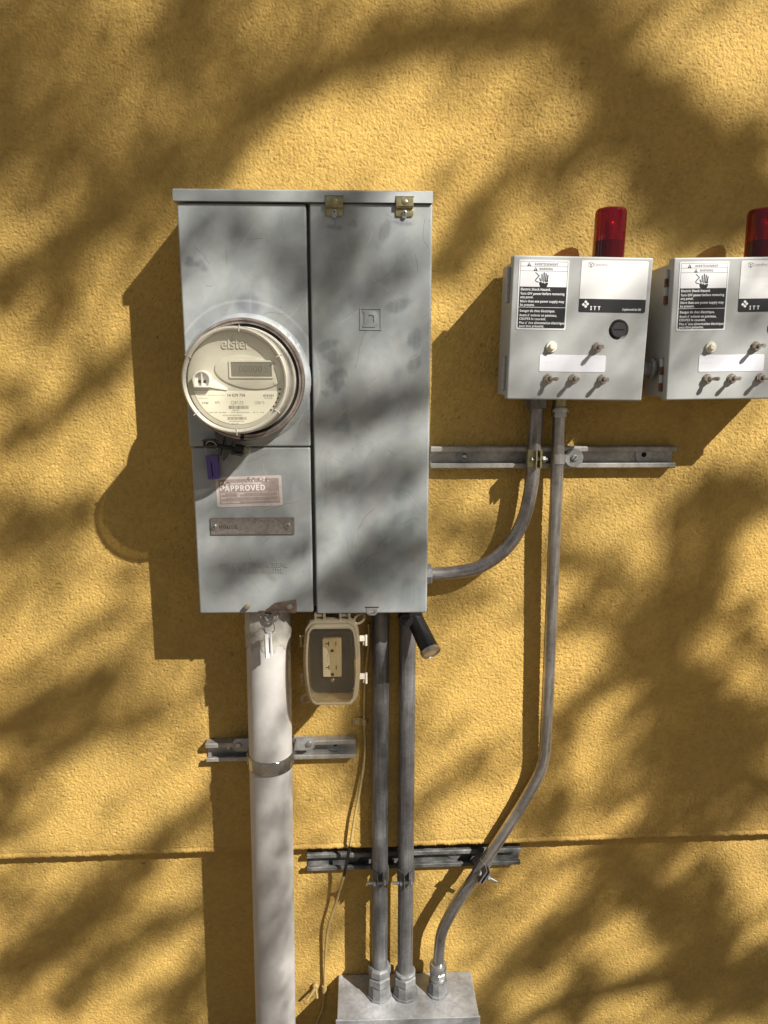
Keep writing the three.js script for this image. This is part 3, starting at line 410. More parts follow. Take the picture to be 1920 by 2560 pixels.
// ---------------------------------------------------------------- the grey meter cabinet
const cab = thing('meter_cabinet', 'large grey steel electrical cabinet with a round meter on its left door', 'electrical panel', [-0.088, 1.122, 0]);
{
  part(cab, 'body', [box(-0.2885, 0.1165, 1.127, 1.82, 0.0, 0.098, 0.002)], M.cabinet);
  const cap = shape([[0, 1.8118], [-0.1335, 1.8118], [-0.1335, 1.8275], [-0.129, 1.8305], [0, 1.832]]);
  const capG = new THREE.ExtrudeGeometry(cap, { depth: 0.4095, bevelEnabled: true, bevelThickness: 0.001, bevelSize: 0.001, bevelOffset: -0.001, bevelSegments: 2 });
  capG.rotateY(PI / 2).translate(-0.2935, 0, 0);                       // shape x runs along -z, the extrusion along x
  part(cab, 'top_cap', toCreasedNormals(capG, 0.5), M.cabinet);
  // doors as shallow pans with rounded edges; the upper left one carries the raised round meter seat
  const pan = (x0, x1, y0, y1, z1) => box(x0, x1, y0, y1, 0.0985, z1, 0.0035, 4);
  const seat = lathe([[0.1075, 0], [0.1065, 0.0015], [0.1, 0.009], [0.098, 0.0098], [0.083, 0.0098], [0.083, 0]], V(-0.19, 1.5335, 0.1278), V(-0.19, 1.5335, 1), 96, 0.9);
  { // the seat is cut off flush at the door's left edge
    const p = seat.attributes.position; for (let i = 0; i < p.count; i++) if (p.getX(i) < -0.2896) p.setX(i, -0.2896);
  }
  part(cab, 'meter_cover', [pan(-0.2905, -0.0855, 1.4222, 1.8098, 0.128), seat], M.cabinet);
  const low = part(cab, 'lower_cover', [pan(-0.2882, -0.0864, 1.1242, 1.4208, 0.1255), letters('DO NOT BREAK SEAL', -0.2476, 1.209, 0.1252, 0.0082, 0.0011, font, 0.1185), letters('NO FUSES INSIDE', -0.2395, 1.1985, 0.1252, 0.0082, 0.0011, font, 0.103)], M.cabinet);
  const door = part(cab, 'main_door', pan(-0.0803, 0.1172, 1.1225, 1.8112, 0.1285), M.cabinet);
  { // embossed square with a block letter D
    const fr = (a, b, c, d, w) => ext(shape([[a, c], [b, c], [b, d], [a, d]], [[[a + w, c + w], [a + w, d - w], [b - w, d - w], [b - w, c + w]]]), 0.128, 0.0019, 0.0008);
    const D = shape([[0.0045, 1.6225], [0.0065, 1.6225], [0.0065, 1.6425], [0.0045, 1.6425], [0.0045, 1.6455], [0.024, 1.6455], [0.029, 1.641], [0.029, 1.624], [0.024, 1.6195], [0.0045, 1.6195]], [[[0.0125, 1.625], [0.0125, 1.64], [0.021, 1.64], [0.0235, 1.6375], [0.0235, 1.6275], [0.021, 1.625]]]);
    part(door, 'emblem', [fr(-0.0008, 0.0352, 1.6145, 1.6502, 0.0022), ext(D, 0.128, 0.0019, 0.0008)], M.cabinet);
  }
  for (const x of [-0.0402, 0.0718]) {
    const a = x - 0.0142, b = x + 0.0142;
    const clip = part(cab, 'door_clip', [box(a, b, 1.8055, 1.8182, 0.1322, 0.1362, 0.0012), box(a, b, 1.8035, 1.807, 0.1285, 0.1345, 0.001), ext(shape(rrect(a, b, 1.7915, 1.806, 0.003)), 0.1284, 0.0026, 0.0006), ball(V(x, 1.8122, 0.1355), 0.0058, 1, 0.8, 0.35), box(a, b, 1.8176, 1.8205, 0.1318, 0.1352, 0.0006)], M.brass);
    part(clip, 'screw', [lathe([[0, 0.0035], [0.0022, 0.0033], [0.0038, 0.0022], [0.0042, 0], [0, 0]], V(x, 1.797, 0.131), V(x, 1.797, 1), 20), cyl(V(x, 1.7925, 0.1295), V(x, 1.7925, 0.132), 0.0042)], M.screw);
    part(clip, 'screw_slot', [box(x - 0.0022, x + 0.0022, 1.7966, 1.7974, 0.1337, 0.1349, 0.0001, 1), box(x - 0.0004, x + 0.0004, 1.7948, 1.7992, 0.1338, 0.13485, 0.0001, 1)], M.hole);
    part(clip, 'clip_slot', box(a - 0.001, b + 0.001, 1.8203, 1.8214, 0.1320, 0.1338, 0.0002, 1), M.hole);
  }
  // approval sticker, stamped plate, latch, stud, hasp
  const stk = printed(-0.249, -0.136, 1.3185, 1.3715, 0.1262, rrect(-0.249, -0.136, 1.3185, 1.3715, 0.003));
  turnAbout(stk, V(-0.1925, 1.345, 0.1262), 0, 0, 0.028);
  part(low, 'approval_sticker', stk, printMat(stickerTex, 0.35));
  const plate = part(low, 'name_plate', [box(-0.2612, -0.1165, 1.269, 1.2985, 0.1258, 0.1282, 0.0005)], M.iron);
  { const c = V(-0.189, 1.2838, 0.128); plate.geometry.translate(0, 0, 0); const f = printed(-0.2608, -0.1169, 1.2694, 1.2981, 0.1284, rrect(-0.2608, -0.1169, 1.2694, 1.2981, 0.001)); const m = part(plate, 'stamped_face', f, std({ map: plateTex, metalness: 0.45, roughness: 0.5 })); void c; void m; }
  for (const [x, y] of [[-0.2545, 1.2832], [-0.1275, 1.285]]) {
    part(plate, 'screw', [cyl(V(x, y, 0.1284), V(x, y, 0.1291), 0.0062, 0.006), lathe([[0, 0.0034], [0.0025, 0.0031], [0.0042, 0.0018], [0.0047, 0], [0, 0]], V(x, y, 0.129), V(x, y, 1), 24)], M.screw);
    part(plate, 'screw_slot', [turnAbout(box(x - 0.0026, x + 0.0026, y - 0.0005, y + 0.0005, 0.1308, 0.1324, 0.0001, 1), V(x, y, 0), 0, 0, 0.7), turnAbout(box(x - 0.0005, x + 0.0005, y - 0.0026, y + 0.0026, 0.1309, 0.13235, 0.0001, 1), V(x, y, 0), 0, 0, 0.7)], M.hole);
  }
  const latch = part(low, 'latch', [ext(shape([[-0.1165, 1.149], [-0.1545, 1.1435], [-0.1735, 1.1285], [-0.1712, 1.1255], [-0.149, 1.1255], [-0.146, 1.1305], [-0.136, 1.1295], [-0.132, 1.1245], [-0.118, 1.1245], [-0.1155, 1.129]]), 0.1257, 0.0028, 0.0006), ext(shape([[-0.1835, 1.1305], [-0.148, 1.1305], [-0.146, 1.124], [-0.152, 1.1205], [-0.178, 1.1205], [-0.1835, 1.1255]], [circle(-0.166, 1.1255, 0.0042, 14, 1.5)]), 0.1292, 0.0022, 0.0005)], M.iron);
  part(latch, 'screw', lathe([[0, 0.004], [0.003, 0.0036], [0.005, 0.002], [0.0054, 0], [0, 0]], V(-0.1282, 1.137, 0.1283), V(-0.1282, 1.137, 1), 24), M.screw);
  part(latch, 'lock_eye', [tube([V(-0.172, 1.122, 0.128), V(-0.17, 1.113, 0.128), V(-0.163, 1.109, 0.129), V(-0.155, 1.111, 0.13), V(-0.151, 1.116, 0.13), V(-0.151, 1.122, 0.128)], 0.0022, 30, 10), box(-0.1745, -0.158, 1.111, 1.122, 0.1235, 0.1258, 0.0006)], M.galv);
  part(low, 'stud', lathe([[0, 0.0125], [0.003, 0.012], [0.0042, 0.0105], [0.0046, 0.008], [0.0046, 0.0], [0, 0]], V(-0.2031, 1.1368, 0.1252), V(-0.2031, 1.1395, 0.1402), 24), M.brass);
  part(door, 'hasp', [ext(shape([[0.0085, 1.1335], [0.0285, 1.1335], [0.0285, 1.1235], [0.0235, 1.1192], [0.0135, 1.1192], [0.0085, 1.1235]], [circle(0.0185, 1.1258, 0.0036, 14, 1.6)]), 0.1272, 0.0026, 0.0006)], M.galv);
  part(door, 'hasp_slot', [box(0.0062, 0.0308, 1.1334, 1.1352, 0.1278, 0.1291, 0.0003, 1)], M.hole);
}

// ---------------------------------------------------------------- the electric meter
const meter = thing('electric_meter', 'round electric meter in a clear yellowed cover with a small grey display', 'electric meter', [-0.19, 1.534, 0.128]);
{
  const A = (z) => V(-0.19, 1.534, z), cx = -0.19, cy = 1.534, az = (prof, n = 96, crease = 0.6) => lathe(prof.map(([r, z]) => [r, z]), A(0), A(1), n, crease);
  part(meter, 'base', az([[0.0894, 0.1279], [0.0894, 0.147], [0.083, 0.148], [0.083, 0.152], [0.079, 0.155], [0.078, 0.17], [0.0775, 0.172], [0, 0.172]]), M.dark);
  part(meter, 'inner_body', az([[0, 0.226], [0.0735, 0.226], [0.0748, 0.2248], [0.0765, 0.21], [0.0765, 0.172], [0, 0.172]], 96, 0.5), M.meterFace);
  // the clear cover: a drum that narrows a little, a rounded front rim and the slightly domed front
  part(meter, 'cover', az([[0.0845, 0.149], [0.0845, 0.154], [0.0828, 0.156], [0.0822, 0.17], [0.0815, 0.222], [0.081, 0.2345], [0.0796, 0.2395], [0.0776, 0.2412], [0.0756, 0.2402], [0.0744, 0.238], [0.0735, 0.2372]], 128, 0.5), M.amber);
  part(meter, 'front_glass', az([[0.0735, 0.2372], [0.072, 0.2376], [0.05, 0.2384], [0.025, 0.2389], [0, 0.239]], 128, 0.9), M.clear);
  part(meter, 'cover_rib', [0.12, 1.07, 2.2, 3.14, 4.03, 5.2].map((a) => { const c = Math.cos(PI / 2 - a), s = Math.sin(PI / 2 - a); return orient(new RoundedBoxGeometry(0.0016, 0.0105, 0.004, 2, 0.0006), V(cx + c * 0.0738, cy + s * 0.0738, 0.2392), V(cx + c * 0.0812, cy + s * 0.0812, 0.2392)); }), M.amber);
  // face details, from 0.226 outwards
  const zf = 0.2261;
  part(meter, 'brand_letters', letters('elster', -0.2105, 1.5812, zf - 0.0004, 0.0128, 0.0016, font, 0.0425), M.meterFace);
  const oval = Array.from({ length: 60 }, (_, i) => { const t = i / 60 * 2 * PI, x = 0.0515 * Math.cos(t), y = 0.0245 * Math.sin(t), k = -0.14; return [-0.1708 + x * Math.cos(k) - y * Math.sin(k), 1.5462 + x * Math.sin(k) + y * Math.cos(k)]; }).map(([x, y]) => { const d = Math.hypot(x - cx, y - cy), m = 0.0672; return d > m ? [cx + (x - cx) * m / d, cy + (y - cy) * m / d] : [x, y]; });
  part(meter, 'raised_panel', ext(shape(oval), zf - 0.0004, 0.0026, 0.0009, 3), M.meterFace);
  const frame = part(meter, 'display_frame', ext(shape(rrect(-0.2, -0.1324, 1.5372, 1.5645, 0.002), [rrect(-0.197, -0.1354, 1.5399, 1.5615, 0.001)]), 0.2282, 0.0022, 0.0006), M.meterFace);
  part(frame, 'display', printed(-0.1968, -0.1356, 1.5401, 1.5613, 0.2292, rrect(-0.1968, -0.1356, 1.5401, 1.5613, 0.0006)), std({ map: lcdTex, roughness: 0.15 }));
  part(meter, 'round_button', lathe([[0, 0.0012], [0.0026, 0.0012], [0.0032, 0.0006], [0.0033, 0], [0, 0]], V(-0.1305, 1.5305, 0.2278), V(-0.1305, 1.5305, 1), 24), M.meterFace);
  // the optical port: a round-topped socket with two dark eyes and a centre rib
  const px = -0.2405, py = 1.535, arch = (r, b) => { const p = []; for (let i = 0; i <= 24; i++) { const t = lerp(-0.45, PI + 0.45, i / 24); p.push([px + r * Math.cos(t), py + r * Math.sin(t)]); } p.push([px - r * 0.86, py - b], [px + r * 0.86, py - b]); return p; };
  const port = part(meter, 'optical_port', [ext(shape(arch(0.0142, 0.0112), [arch(0.0112, 0.0085).reverse()]), zf - 0.0004, 0.0115, 0.0012), ext(shape(arch(0.0112, 0.0085)), zf - 0.0004, 0.004, 0), box(px - 0.0009, px + 0.0009, py - 0.0085, py + 0.0115, zf, zf + 0.0095, 0.0004), ext(shape([[px + 0.013, py - 0.002], [px + 0.017, py - 0.001], [px + 0.036, py - 0.0125], [px + 0.036, py - 0.016], [px + 0.012, py - 0.012]]), zf - 0.0004, 0.003, 0.0008)], M.white);
  for (const s of [-1, 1]) part(port, 'port_eye', cyl(V(px + s * 0.0038 - 0.0005, py - 0.0025, zf + 0.0036), V(px + s * 0.0038 - 0.0005, py - 0.0025, zf + 0.0042), 0.0025), M.hole);
  const low = [[-0.2535, 1.5185], [-0.1235, 1.5185], [-0.1228, 1.516]]; for (let i = 0; i <= 30; i++) { const t = lerp(-0.27, -PI + 0.24, i / 30); low.push([cx + 0.0668 * Math.cos(t), cy + 0.0668 * Math.sin(t)]); }
  part(meter, 'rating_plate', printed(-0.2568, -0.1232, 1.4528, 1.5185, zf + 0.0006, low), printMat(meterTex, 0.45));
  for (let i = 0; i < 6; i++) { const a = -0.19 - i * 0.105; part(meter, 'vent_slot', turnAbout(box(cx + 0.0655, cx + 0.0696, cy - 0.0012, cy + 0.0012, 0.224, 0.2266, 0.0003, 1), V(cx, cy, 0), 0, 0, a), M.hole); }
  // the sealing ring, open at the bottom where its lugs are bolted
  const ringPts = [], N = 96, gap = 0.07; for (let i = 0; i <= N; i++) { const t = -PI / 2 - 0.07 + gap / 2 + (2 * PI - gap) * i / N; ringPts.push(t); }
  const prof = [[0.0895, 0.138], [0.0965, 0.138], [0.0988, 0.141], [0.0988, 0.151], [0.0972, 0.1535], [0.0948, 0.1535], [0.0935, 0.151], [0.0895, 0.151]];
  const P = [], I = []; ringPts.forEach((t, i) => { for (const [r, z] of prof) P.push(cx + r * Math.cos(t), cy + r * Math.sin(t), z); if (i < N) for (let k = 0; k < prof.length; k++) { const a = i * prof.length + k, b = i * prof.length + (k + 1) % prof.length; I.push(a, a + prof.length, b, b, a + prof.length, b + prof.length); } });
  let rg = new THREE.BufferGeometry(); rg.setAttribute('position', new THREE.Float32BufferAttribute(P, 3)); rg.setIndex(I); rg = toCreasedNormals(rg, 0.7);
  const ring = part(meter, 'sealing_ring', rg, std({ map: mottled([0.66, 0.61, 0.58], 0.35, 0.1, 111, 0.2), metalness: 0.6, roughness: 0.36 }));
  // lugs: cast brackets either side of the gap, with a clamp screw through them
  const lug = (pts, z0, d) => ext(shape(pts), z0, d, 0.001);
  part(ring, 'ring_lug', [lug([[-0.232, 1.447], [-0.2275, 1.4415], [-0.236, 1.4085], [-0.2395, 1.4075], [-0.2395, 1.413], [-0.2435, 1.4235], [-0.2605, 1.4275], [-0.265, 1.4335], [-0.2585, 1.4345], [-0.2455, 1.43], [-0.2375, 1.4345], [-0.244, 1.447]], 0.1335, 0.012), box(-0.2625, -0.2405, 1.424, 1.4268, 0.134, 0.15, 0.0008), box(-0.264, -0.243, 1.433, 1.4355, 0.134, 0.15, 0.0008)], M.cast);
  part(ring, 'ring_lug', [lug([[-0.2225, 1.4425], [-0.217, 1.4395], [-0.18, 1.4385], [-0.178, 1.4355], [-0.192, 1.4335], [-0.2145, 1.4325], [-0.2185, 1.419], [-0.2, 1.4105], [-0.2, 1.407], [-0.2215, 1.4135], [-0.2305, 1.3995], [-0.2325, 1.402], [-0.228, 1.421]], 0.1335, 0.012), box(-0.2165, -0.195, 1.4105, 1.4135, 0.134, 0.151, 0.0008)], M.cast);
  part(ring, 'clamp_screw', [cyl(V(-0.262, 1.4295, 0.146), V(-0.2, 1.419, 0.146), 0.0035), cyl(V(-0.21, 1.4225, 0.146), V(-0.195, 1.4195, 0.146), 0.0068)], M.dark);
  part(ring, 'screw_cap', lathe([[0, 0], [0.0075, 0], [0.0082, 0.002], [0.0082, 0.007], [0.0072, 0.0095], [0, 0.01]], V(-0.1945, 1.4185, 0.146), V(-0.17, 1.413, 0.149), 12, 0.3), M.clear);
}
// the seals
const seal = thing('meter_seal', 'purple plastic seal hanging on a wire loop under the round meter', 'seal', [-0.2495, 1.389, 0.139]);
part(seal, 'tag', turnAbout(ext(shape(rrect(-0.2598, -0.2396, 1.3685, 1.4095, 0.0012), [rrect(-0.2522, -0.2506, 1.3735, 1.3975, 0.0007)]), 0.1375, 0.005, 0.0007), V(-0.25, 1.389, 0.139), 0.05, 0, 0.05), M.purple);
part(seal, 'tag_backing', turnAbout(box(-0.2598, -0.2392, 1.369, 1.409, 0.1358, 0.1378, 0.0005), V(-0.25, 1.389, 0.139), 0.05, 0, 0.05), M.purple);
part(seal, 'wire_loop', tube([V(-0.259, 1.407, 0.139), V(-0.26, 1.418, 0.141), V(-0.256, 1.431, 0.151), V(-0.249, 1.434, 0.153), V(-0.242, 1.43, 0.151), V(-0.24, 1.42, 0.145), V(-0.241, 1.408, 0.14)], 0.0008, 50, 8), M.galv);
const tag2 = thing('latch_seal', 'white plastic seal hanging in front of the white riser pipe', 'seal', [-0.165, 1.07, 0.142]);
part(tag2, 'tag', [turnAbout(box(-0.1735, -0.1668, 1.0465, 1.091, 0.139, 0.1445, 0.0006), V(-0.168, 1.07, 0.14), 0, 0.5, 0.02), turnAbout(box(-0.1668, -0.1585, 1.051, 1.0945, 0.1385, 0.1415, 0.0006), V(-0.1668, 1.07, 0.14), 0, -0.5, 0.02)], M.white);
part(tag2, 'tag_groove', turnAbout(box(-0.1634, -0.1622, 1.056, 1.084, 0.141, 0.1424, 0.0003, 1), V(-0.1668, 1.07, 0.14), 0, -0.5, 0.02), M.hole);
part(tag2, 'wire_loop', tube([V(-0.168, 1.09, 0.141), V(-0.1715, 1.098, 0.142), V(-0.17, 1.108, 0.141), V(-0.163, 1.114, 0.137), V(-0.156, 1.108, 0.139), V(-0.155, 1.098, 0.141), V(-0.16, 1.092, 0.141)], 0.0007, 50, 8), M.galvDark);

// ---------------------------------------------------------------- alarm control boxes with red beacons
function makeControlBox() {
  const t = thing('alarm_box', 'pale grey alarm control box with warning label and red beacon, nearest the meter cabinet', 'control box', [0.366, 1.5, 0], 'alarm control boxes');
  part(t, 'body', [box(0.2535, 0.4775, 1.5055, 1.7285, 0.012, 0.0985, 0.002)], M.boxPaint);
  part(t, 'mounting_plate', [box(0.26, 0.47, 1.512, 1.722, 0.0, 0.0118, 0.002)], M.boxPaint);
  // the door has a drawn-in dish for the fuse cap
  const sheet = new Brush(box(0.2488, 0.4826, 1.5003, 1.7343, 0.099, 0.121, 0.003, 3)), dish = new Brush(cyl(V(0.433, 1.618, 0.1135), V(0.433, 1.618, 0.1225), 0.0138, 0.0178, 48));
  sheet.updateMatrixWorld(); dish.updateMatrixWorld(); const cutter = new Evaluator(); cutter.useGroups = false; cutter.attributes = ['position', 'normal', 'uv'];
  const door = part(t, 'door', cutter.evaluate(sheet, dish, SUBTRACTION).geometry, M.boxPaint);
  for (const [y0, y1] of [[1.661, 1.7165], [1.5155, 1.571]]) {
    const h = part(t, 'hinge', [box(0.2508, 0.2533, y0, y1, 0.085, 0.1, 0.0005), cyl(V(0.2464, y0 - 0.001, 0.103), V(0.2464, y1 + 0.001, 0.103), 0.0022)], M.galvDark);
    for (let i = 0; i < 4; i++) part(h, 'knuckle', cyl(V(0.2464, lerp(y0, y1, i / 4) + 0.0003, 0.103), V(0.2464, lerp(y0, y1, (i + 1) / 4) - 0.0003, 0.103), 0.0037), M.boxPaint);
  }
  part(door, 'warning_label', printed(0.2592, 0.3427, 1.616, 1.7276, 0.1216, rrect(0.2592, 0.3427, 1.616, 1.7276, 0.0025)), printMat(warnTex, 0.35));
  part(door, 'maker_label', printed(0.3628, 0.4752, 1.6458, 1.7284, 0.1216, rrect(0.3628, 0.4752, 1.6458, 1.7284, 0.003)), printMat(makerTex, 0.35));
  part(door, 'blank_label', printed(0.302, 0.415, 1.5476, 1.5757, 0.1216, rrect(0.302, 0.415, 1.5476, 1.5757, 0.003)), printMat(blankTex, 0.4));
  // slotted fuse cap in a dished collar
  const fuse = part(door, 'fuse_cap', [lathe([[0.0136, 0], [0.0136, 0.002], [0.0128, 0.003], [0.0126, 0.0085], [0.0118, 0.0096], [0, 0.0096]], V(0.433, 1.618, 0.1137), V(0.433, 1.618, 1), 40)], std({ color: rgb(0.035, 0.035, 0.037), roughness: 0.45 }));
  part(fuse, 'slot', box(0.4237, 0.4423, 1.6169, 1.6191, 0.1224, 0.12345, 0.0002, 1), M.hole);
  const lamp = part(door, 'indicator_lamp', lathe([[0.0094, 0], [0.0094, 0.002], [0.0085, 0.0042], [0.0062, 0.005], [0.0056, 0.005], [0.0056, 0.004]], V(0.3205, 1.5882, 0.1208), V(0.3205, 1.5882, 1), 32), M.ivory);
  part(lamp, 'lens', lathe([[0.0056, 0.003], [0.0054, 0.0075], [0.0042, 0.0105], [0.0022, 0.0118], [0, 0.012]], V(0.3205, 1.5882, 0.1208), V(0.3205, 1.5882, 1), 24, 1), M.ivory);
  for (const [x, y, dx] of [[0.3985, 1.5884, 0.001], [0.3186, 1.5353, 0.011], [0.3613, 1.5353, 0.001], [0.4112, 1.5354, 0.001]]) {
    const s = part(door, 'toggle_switch', [cyl(V(x, y, 0.1208), V(x, y, 0.1214), 0.0088), hex(V(x, y, 0.1214), V(x, y, 0.1244), 0.0084), lathe([[0.0062, 0], [0.0062, 0.004], [0.0055, 0.0055], [0.0034, 0.0055], [0.003, 0.004]], V(x, y, 0.124), V(x, y, 1), 24)], M.nickel);
    part(s, 'lever', lathe([[0, 0], [0.0024, 0], [0.0027, 0.006], [0.0036, 0.0145], [0.0037, 0.017], [0.0028, 0.019], [0, 0.0196]], V(x, y, 0.1275), V(x + dx, y + 0.0006, 0.1462), 20, 0.9), M.nickel);
  }
  // the beacon: black lamp socket in a fluted red lens
  const bx = 0.4238, bz = 0.068, y0 = 1.7285;
  const prof = [[0.0262, 0], [0.0264, 0.012], [0.0262, 0.078], [0.0256, 0.083], [0.0238, 0.0862], [0.02, 0.0874], [0, 0.0882]];
  const g = new THREE.LatheGeometry(prof.map(([r, y]) => new THREE.Vector2(Math.max(r, 0.00005), y)), 192), p = g.attributes.position;
  for (let i = 0; i < p.count; i++) { const x = p.getX(i), z = p.getZ(i), r = Math.hypot(x, z), a = Math.atan2(z, x), k = r > 0.02 ? 1 + 0.005 * Math.cos(a * 22) * (p.getY(i) < 0.08 ? 1 : 0.2) : 1; p.setX(i, x * k); p.setZ(i, z * k); }
  g.computeVertexNormals(); g.translate(bx, y0 + 0.004, bz);
  const b = part(t, 'beacon_base', [lathe([[0.0275, 0], [0.0275, 0.0035], [0.0255, 0.0045], [0, 0.0045]], V(bx, y0, bz), V(bx, 9, bz)), cyl(V(bx, y0, bz), V(bx, y0 + 0.039, bz), 0.0228)], M.black);
  part(b, 'beacon_lens', g, M.redLens);
  part(b, 'lamp_bulb', [lathe([[0.007, 0], [0.0075, 0.01], [0.009, 0.02], [0.0085, 0.03], [0.005, 0.037], [0, 0.039]], V(bx, y0 + 0.039, bz), V(bx, 9, bz), 24, 1)], std({ color: rgb(0.5, 0.45, 0.42), roughness: 0.2, metalness: 0.3 }));
  return t;
}
const box1 = makeControlBox();
const box2 = box1.clone(); box2.name = numbered('alarm_box'); scene.add(box2);
box2.userData = { label: 'pale grey alarm box with rusty hinge knuckles, cut off by the right picture edge', category: 'control box', group: 'alarm control boxes' };
box1.rotation.set(0.0, 0, -0.012);
box2.position.x += 0.2755; box2.rotation.set(-0.012, 0, 0.016);
box2.traverse((o) => { if (/^hinge/.test(o.name)) o.children.forEach((k, i) => { if (i % 2 === 0) { k.material = M.rust; k.userData.label = 'rusty brown hinge knuckle'; } }); });

// ---------------------------------------------------------------- pipes
const nip = thing('pipe_nipple', 'short grey conduit nipple between the two alarm boxes', 'conduit', [0.505, 1.553, 0.06]);
part(nip, 'tube', cyl(V(0.47, 1.553, 0.06), V(0.545, 1.553, 0.06), 0.0135), M.conduit);
part(nip, 'locknut', [hex(V(0.5165, 1.553, 0.06), V(0.5245, 1.553, 0.06), 0.0195, 0.12, 8)], M.fitting);

const riser = thing('riser_pipe', 'thick white painted riser pipe running down from the meter cabinet', 'pipe', [-0.186, 0, 0.077]);
{
  const p = (y) => V(-0.1737 - (1.12 - y) * 0.0129, y, 0.077);
  part(riser, 'tube', cyl(p(-0.02), p(1.125), 0.0414, 0.0414, 64), M.pvc);
  part(riser, 'hub', lathe([[0.0425, 0], [0.0436, 0.004], [0.0436, 0.014], [0.0426, 0.018], [0.0432, 0.05]], p(1.072), p(1.3), 64), M.tape);
  // torn tape below the hub
  const P = [], I = [], N = 120; for (let i = 0; i <= N; i++) { const a = i / N * 2 * PI, lo = 1.048 + 0.012 * n3(Math.cos(a) * 2.2, Math.sin(a) * 2.2) + 0.004 * n3(Math.cos(a) * 9, Math.sin(a) * 9 + 4), hi = 1.076; for (const [y, r] of [[lo, 0.0415], [lo, 0.0423], [(lo + hi) / 2, 0.0425 + 0.0005 * n3(a * 6, 2)], [hi, 0.0432]]) { const c = p(y); P.push(c.x + r * Math.sin(a), y, c.z + r * Math.cos(a)); } if (i < N) for (let k = 0; k < 3; k++) { const q = i * 4 + k; I.push(q, q + 4, q + 1, q + 1, q + 4, q + 5); } }
  let g = new THREE.BufferGeometry(); g.setAttribute('position', new THREE.Float32BufferAttribute(P, 3)); g.setIndex(I); g = toCreasedNormals(g, 0.8);
  part(riser, 'tape_wrap', g, M.tape);
}

const c1 = thing('steel_conduit', 'left one of the two upright grey conduits under the meter cabinet', 'conduit', [0.0353, 0.2026, 0.0175]);
part(c1, 'tube', cyl(V(0.0353, 0.235, 0.0175), V(0.0374, 1.13, 0.0175), 0.0169, 0.0169, 40), M.conduit);
const c2 = thing('steel_conduit', 'right one of the two upright grey conduits, ending behind the black spotlight', 'conduit', [0.0913, 0.2026, 0.0175]);
part(c2, 'tube', cyl(V(0.0913, 0.235, 0.0175), V(0.0902, 1.13, 0.0175), 0.0165, 0.0165, 40), M.conduit);
part(c2, 'stain_ring', [lathe([[0.01655, 0], [0.01675, 0.0006], [0.01675, 0.0034], [0.01655, 0.004]], V(0.0908, 0.6405, 0.0175), V(0.0908, 9, 0.0175), 40), lathe([[0.01655, 0], [0.0167, 0.0006], [0.0167, 0.0018], [0.01655, 0.0024]], V(0.0908, 0.628, 0.0175), V(0.0908, 9, 0.0175), 40)], M.galvDark);
function connector(t, x, z, y0, nut, double) {
  const top = V(x, 9, z), c = V(x, y0, z);
  part(t, 'bushing', lathe([[0.0272, 0], [0.0285, 0.001], [0.0285, 0.0042], [0.0272, 0.005], [0.0256, 0.0052], [0.0238, 0.03], [0, 0.03]], c, top, 10, 0.3), M.fitting);
  part(t, 'hex_nut', [hex(V(x, y0 + 0.03, z), V(x, y0 + 0.052, z), 0.0255)].concat(double ? [hex(V(x, y0 + 0.054, z), V(x, y0 + 0.075, z), 0.0248, 0.14, 8)] : [lathe([[0.0225, 0], [0.0225, 0.006], [0.0205, 0.0085], [0.0166, 0.0085]], V(x, y0 + 0.052, z), top, 40)]), M.fitting);
}
connector(c1, 0.0353, 0.0175, 0.203, 1, true); connector(c2, 0.0913, 0.0175, 0.203, 1, false);

const emt = thing('thin_conduit', 'long thin conduit that bends twice from the left alarm box down to the floor box', 'conduit', [0.164, 0.2026, 0.0165]);
part(emt, 'tube', pipe([V(0.3655, 1.49, 0.033), V(0.368, 1.30, 0.033), V(0.3734, 0.895, 0.027), V(0.3742, 0.752, 0.022), V(0.3316, 0.66, 0.02), V(0.2459, 0.5028, 0.017), V(0.197, 0.4202, 0.0165), V(0.1688, 0.3545, 0.0165), V(0.165, 0.3031, 0.0165), V(0.164, 0.235, 0.0165)], 0.0119, 0.06, 36), M.emt);
part(emt, 'connector', [lathe([[0.0118, 0], [0.0142, 0.001], [0.0152, 0.005], [0.0142, 0.009], [0.0154, 0.012], [0.0157, 0.017], [0.0145, 0.021], [0.0118, 0.0215]], V(0.3657, 1.4645, 0.034), V(0.3655, 9, 0.034), 32), hex(V(0.3656, 1.474, 0.034), V(0.3656, 1.482, 0.034), 0.0165)], M.zinc);
part(emt, 'threaded_nipple', cyl(V(0.3655, 1.485, 0.034), V(0.3655, 1.512, 0.034), 0.0128), M.brass);
{
  const c = V(0.164, 0.203, 0.0165), top = V(0.164, 9, 0.0165);
  part(emt, 'bushing', lathe([[0.0235, 0], [0.0245, 0.001], [0.0245, 0.0045], [0.0225, 0.005], [0.0215, 0.006], [0.0198, 0.034], [0.0, 0.034]], c, top, 10, 0.3), M.fitting);
  part(emt, 'compression_nut', [lathe([[0.0165, 0.034], [0.0182, 0.036], [0.0182, 0.041], [0.0165, 0.0435], [0.0162, 0.056], [0.0185, 0.0585], [0.0192, 0.064], [0.0185, 0.071], [0.0168, 0.0745], [0.0118, 0.075]], c, top, 40, 0.5), hex(V(0.164, 0.203 + 0.0435, 0.0165), V(0.164, 0.203 + 0.056, 0.0165), 0.0182, 0.1, 8)], M.zinc);
}
const elbow = thing('elbow_conduit', 'grey conduit in a quarter bend from the cabinet side up to an alarm box', 'conduit', [0.2, 1.168, 0.034]);
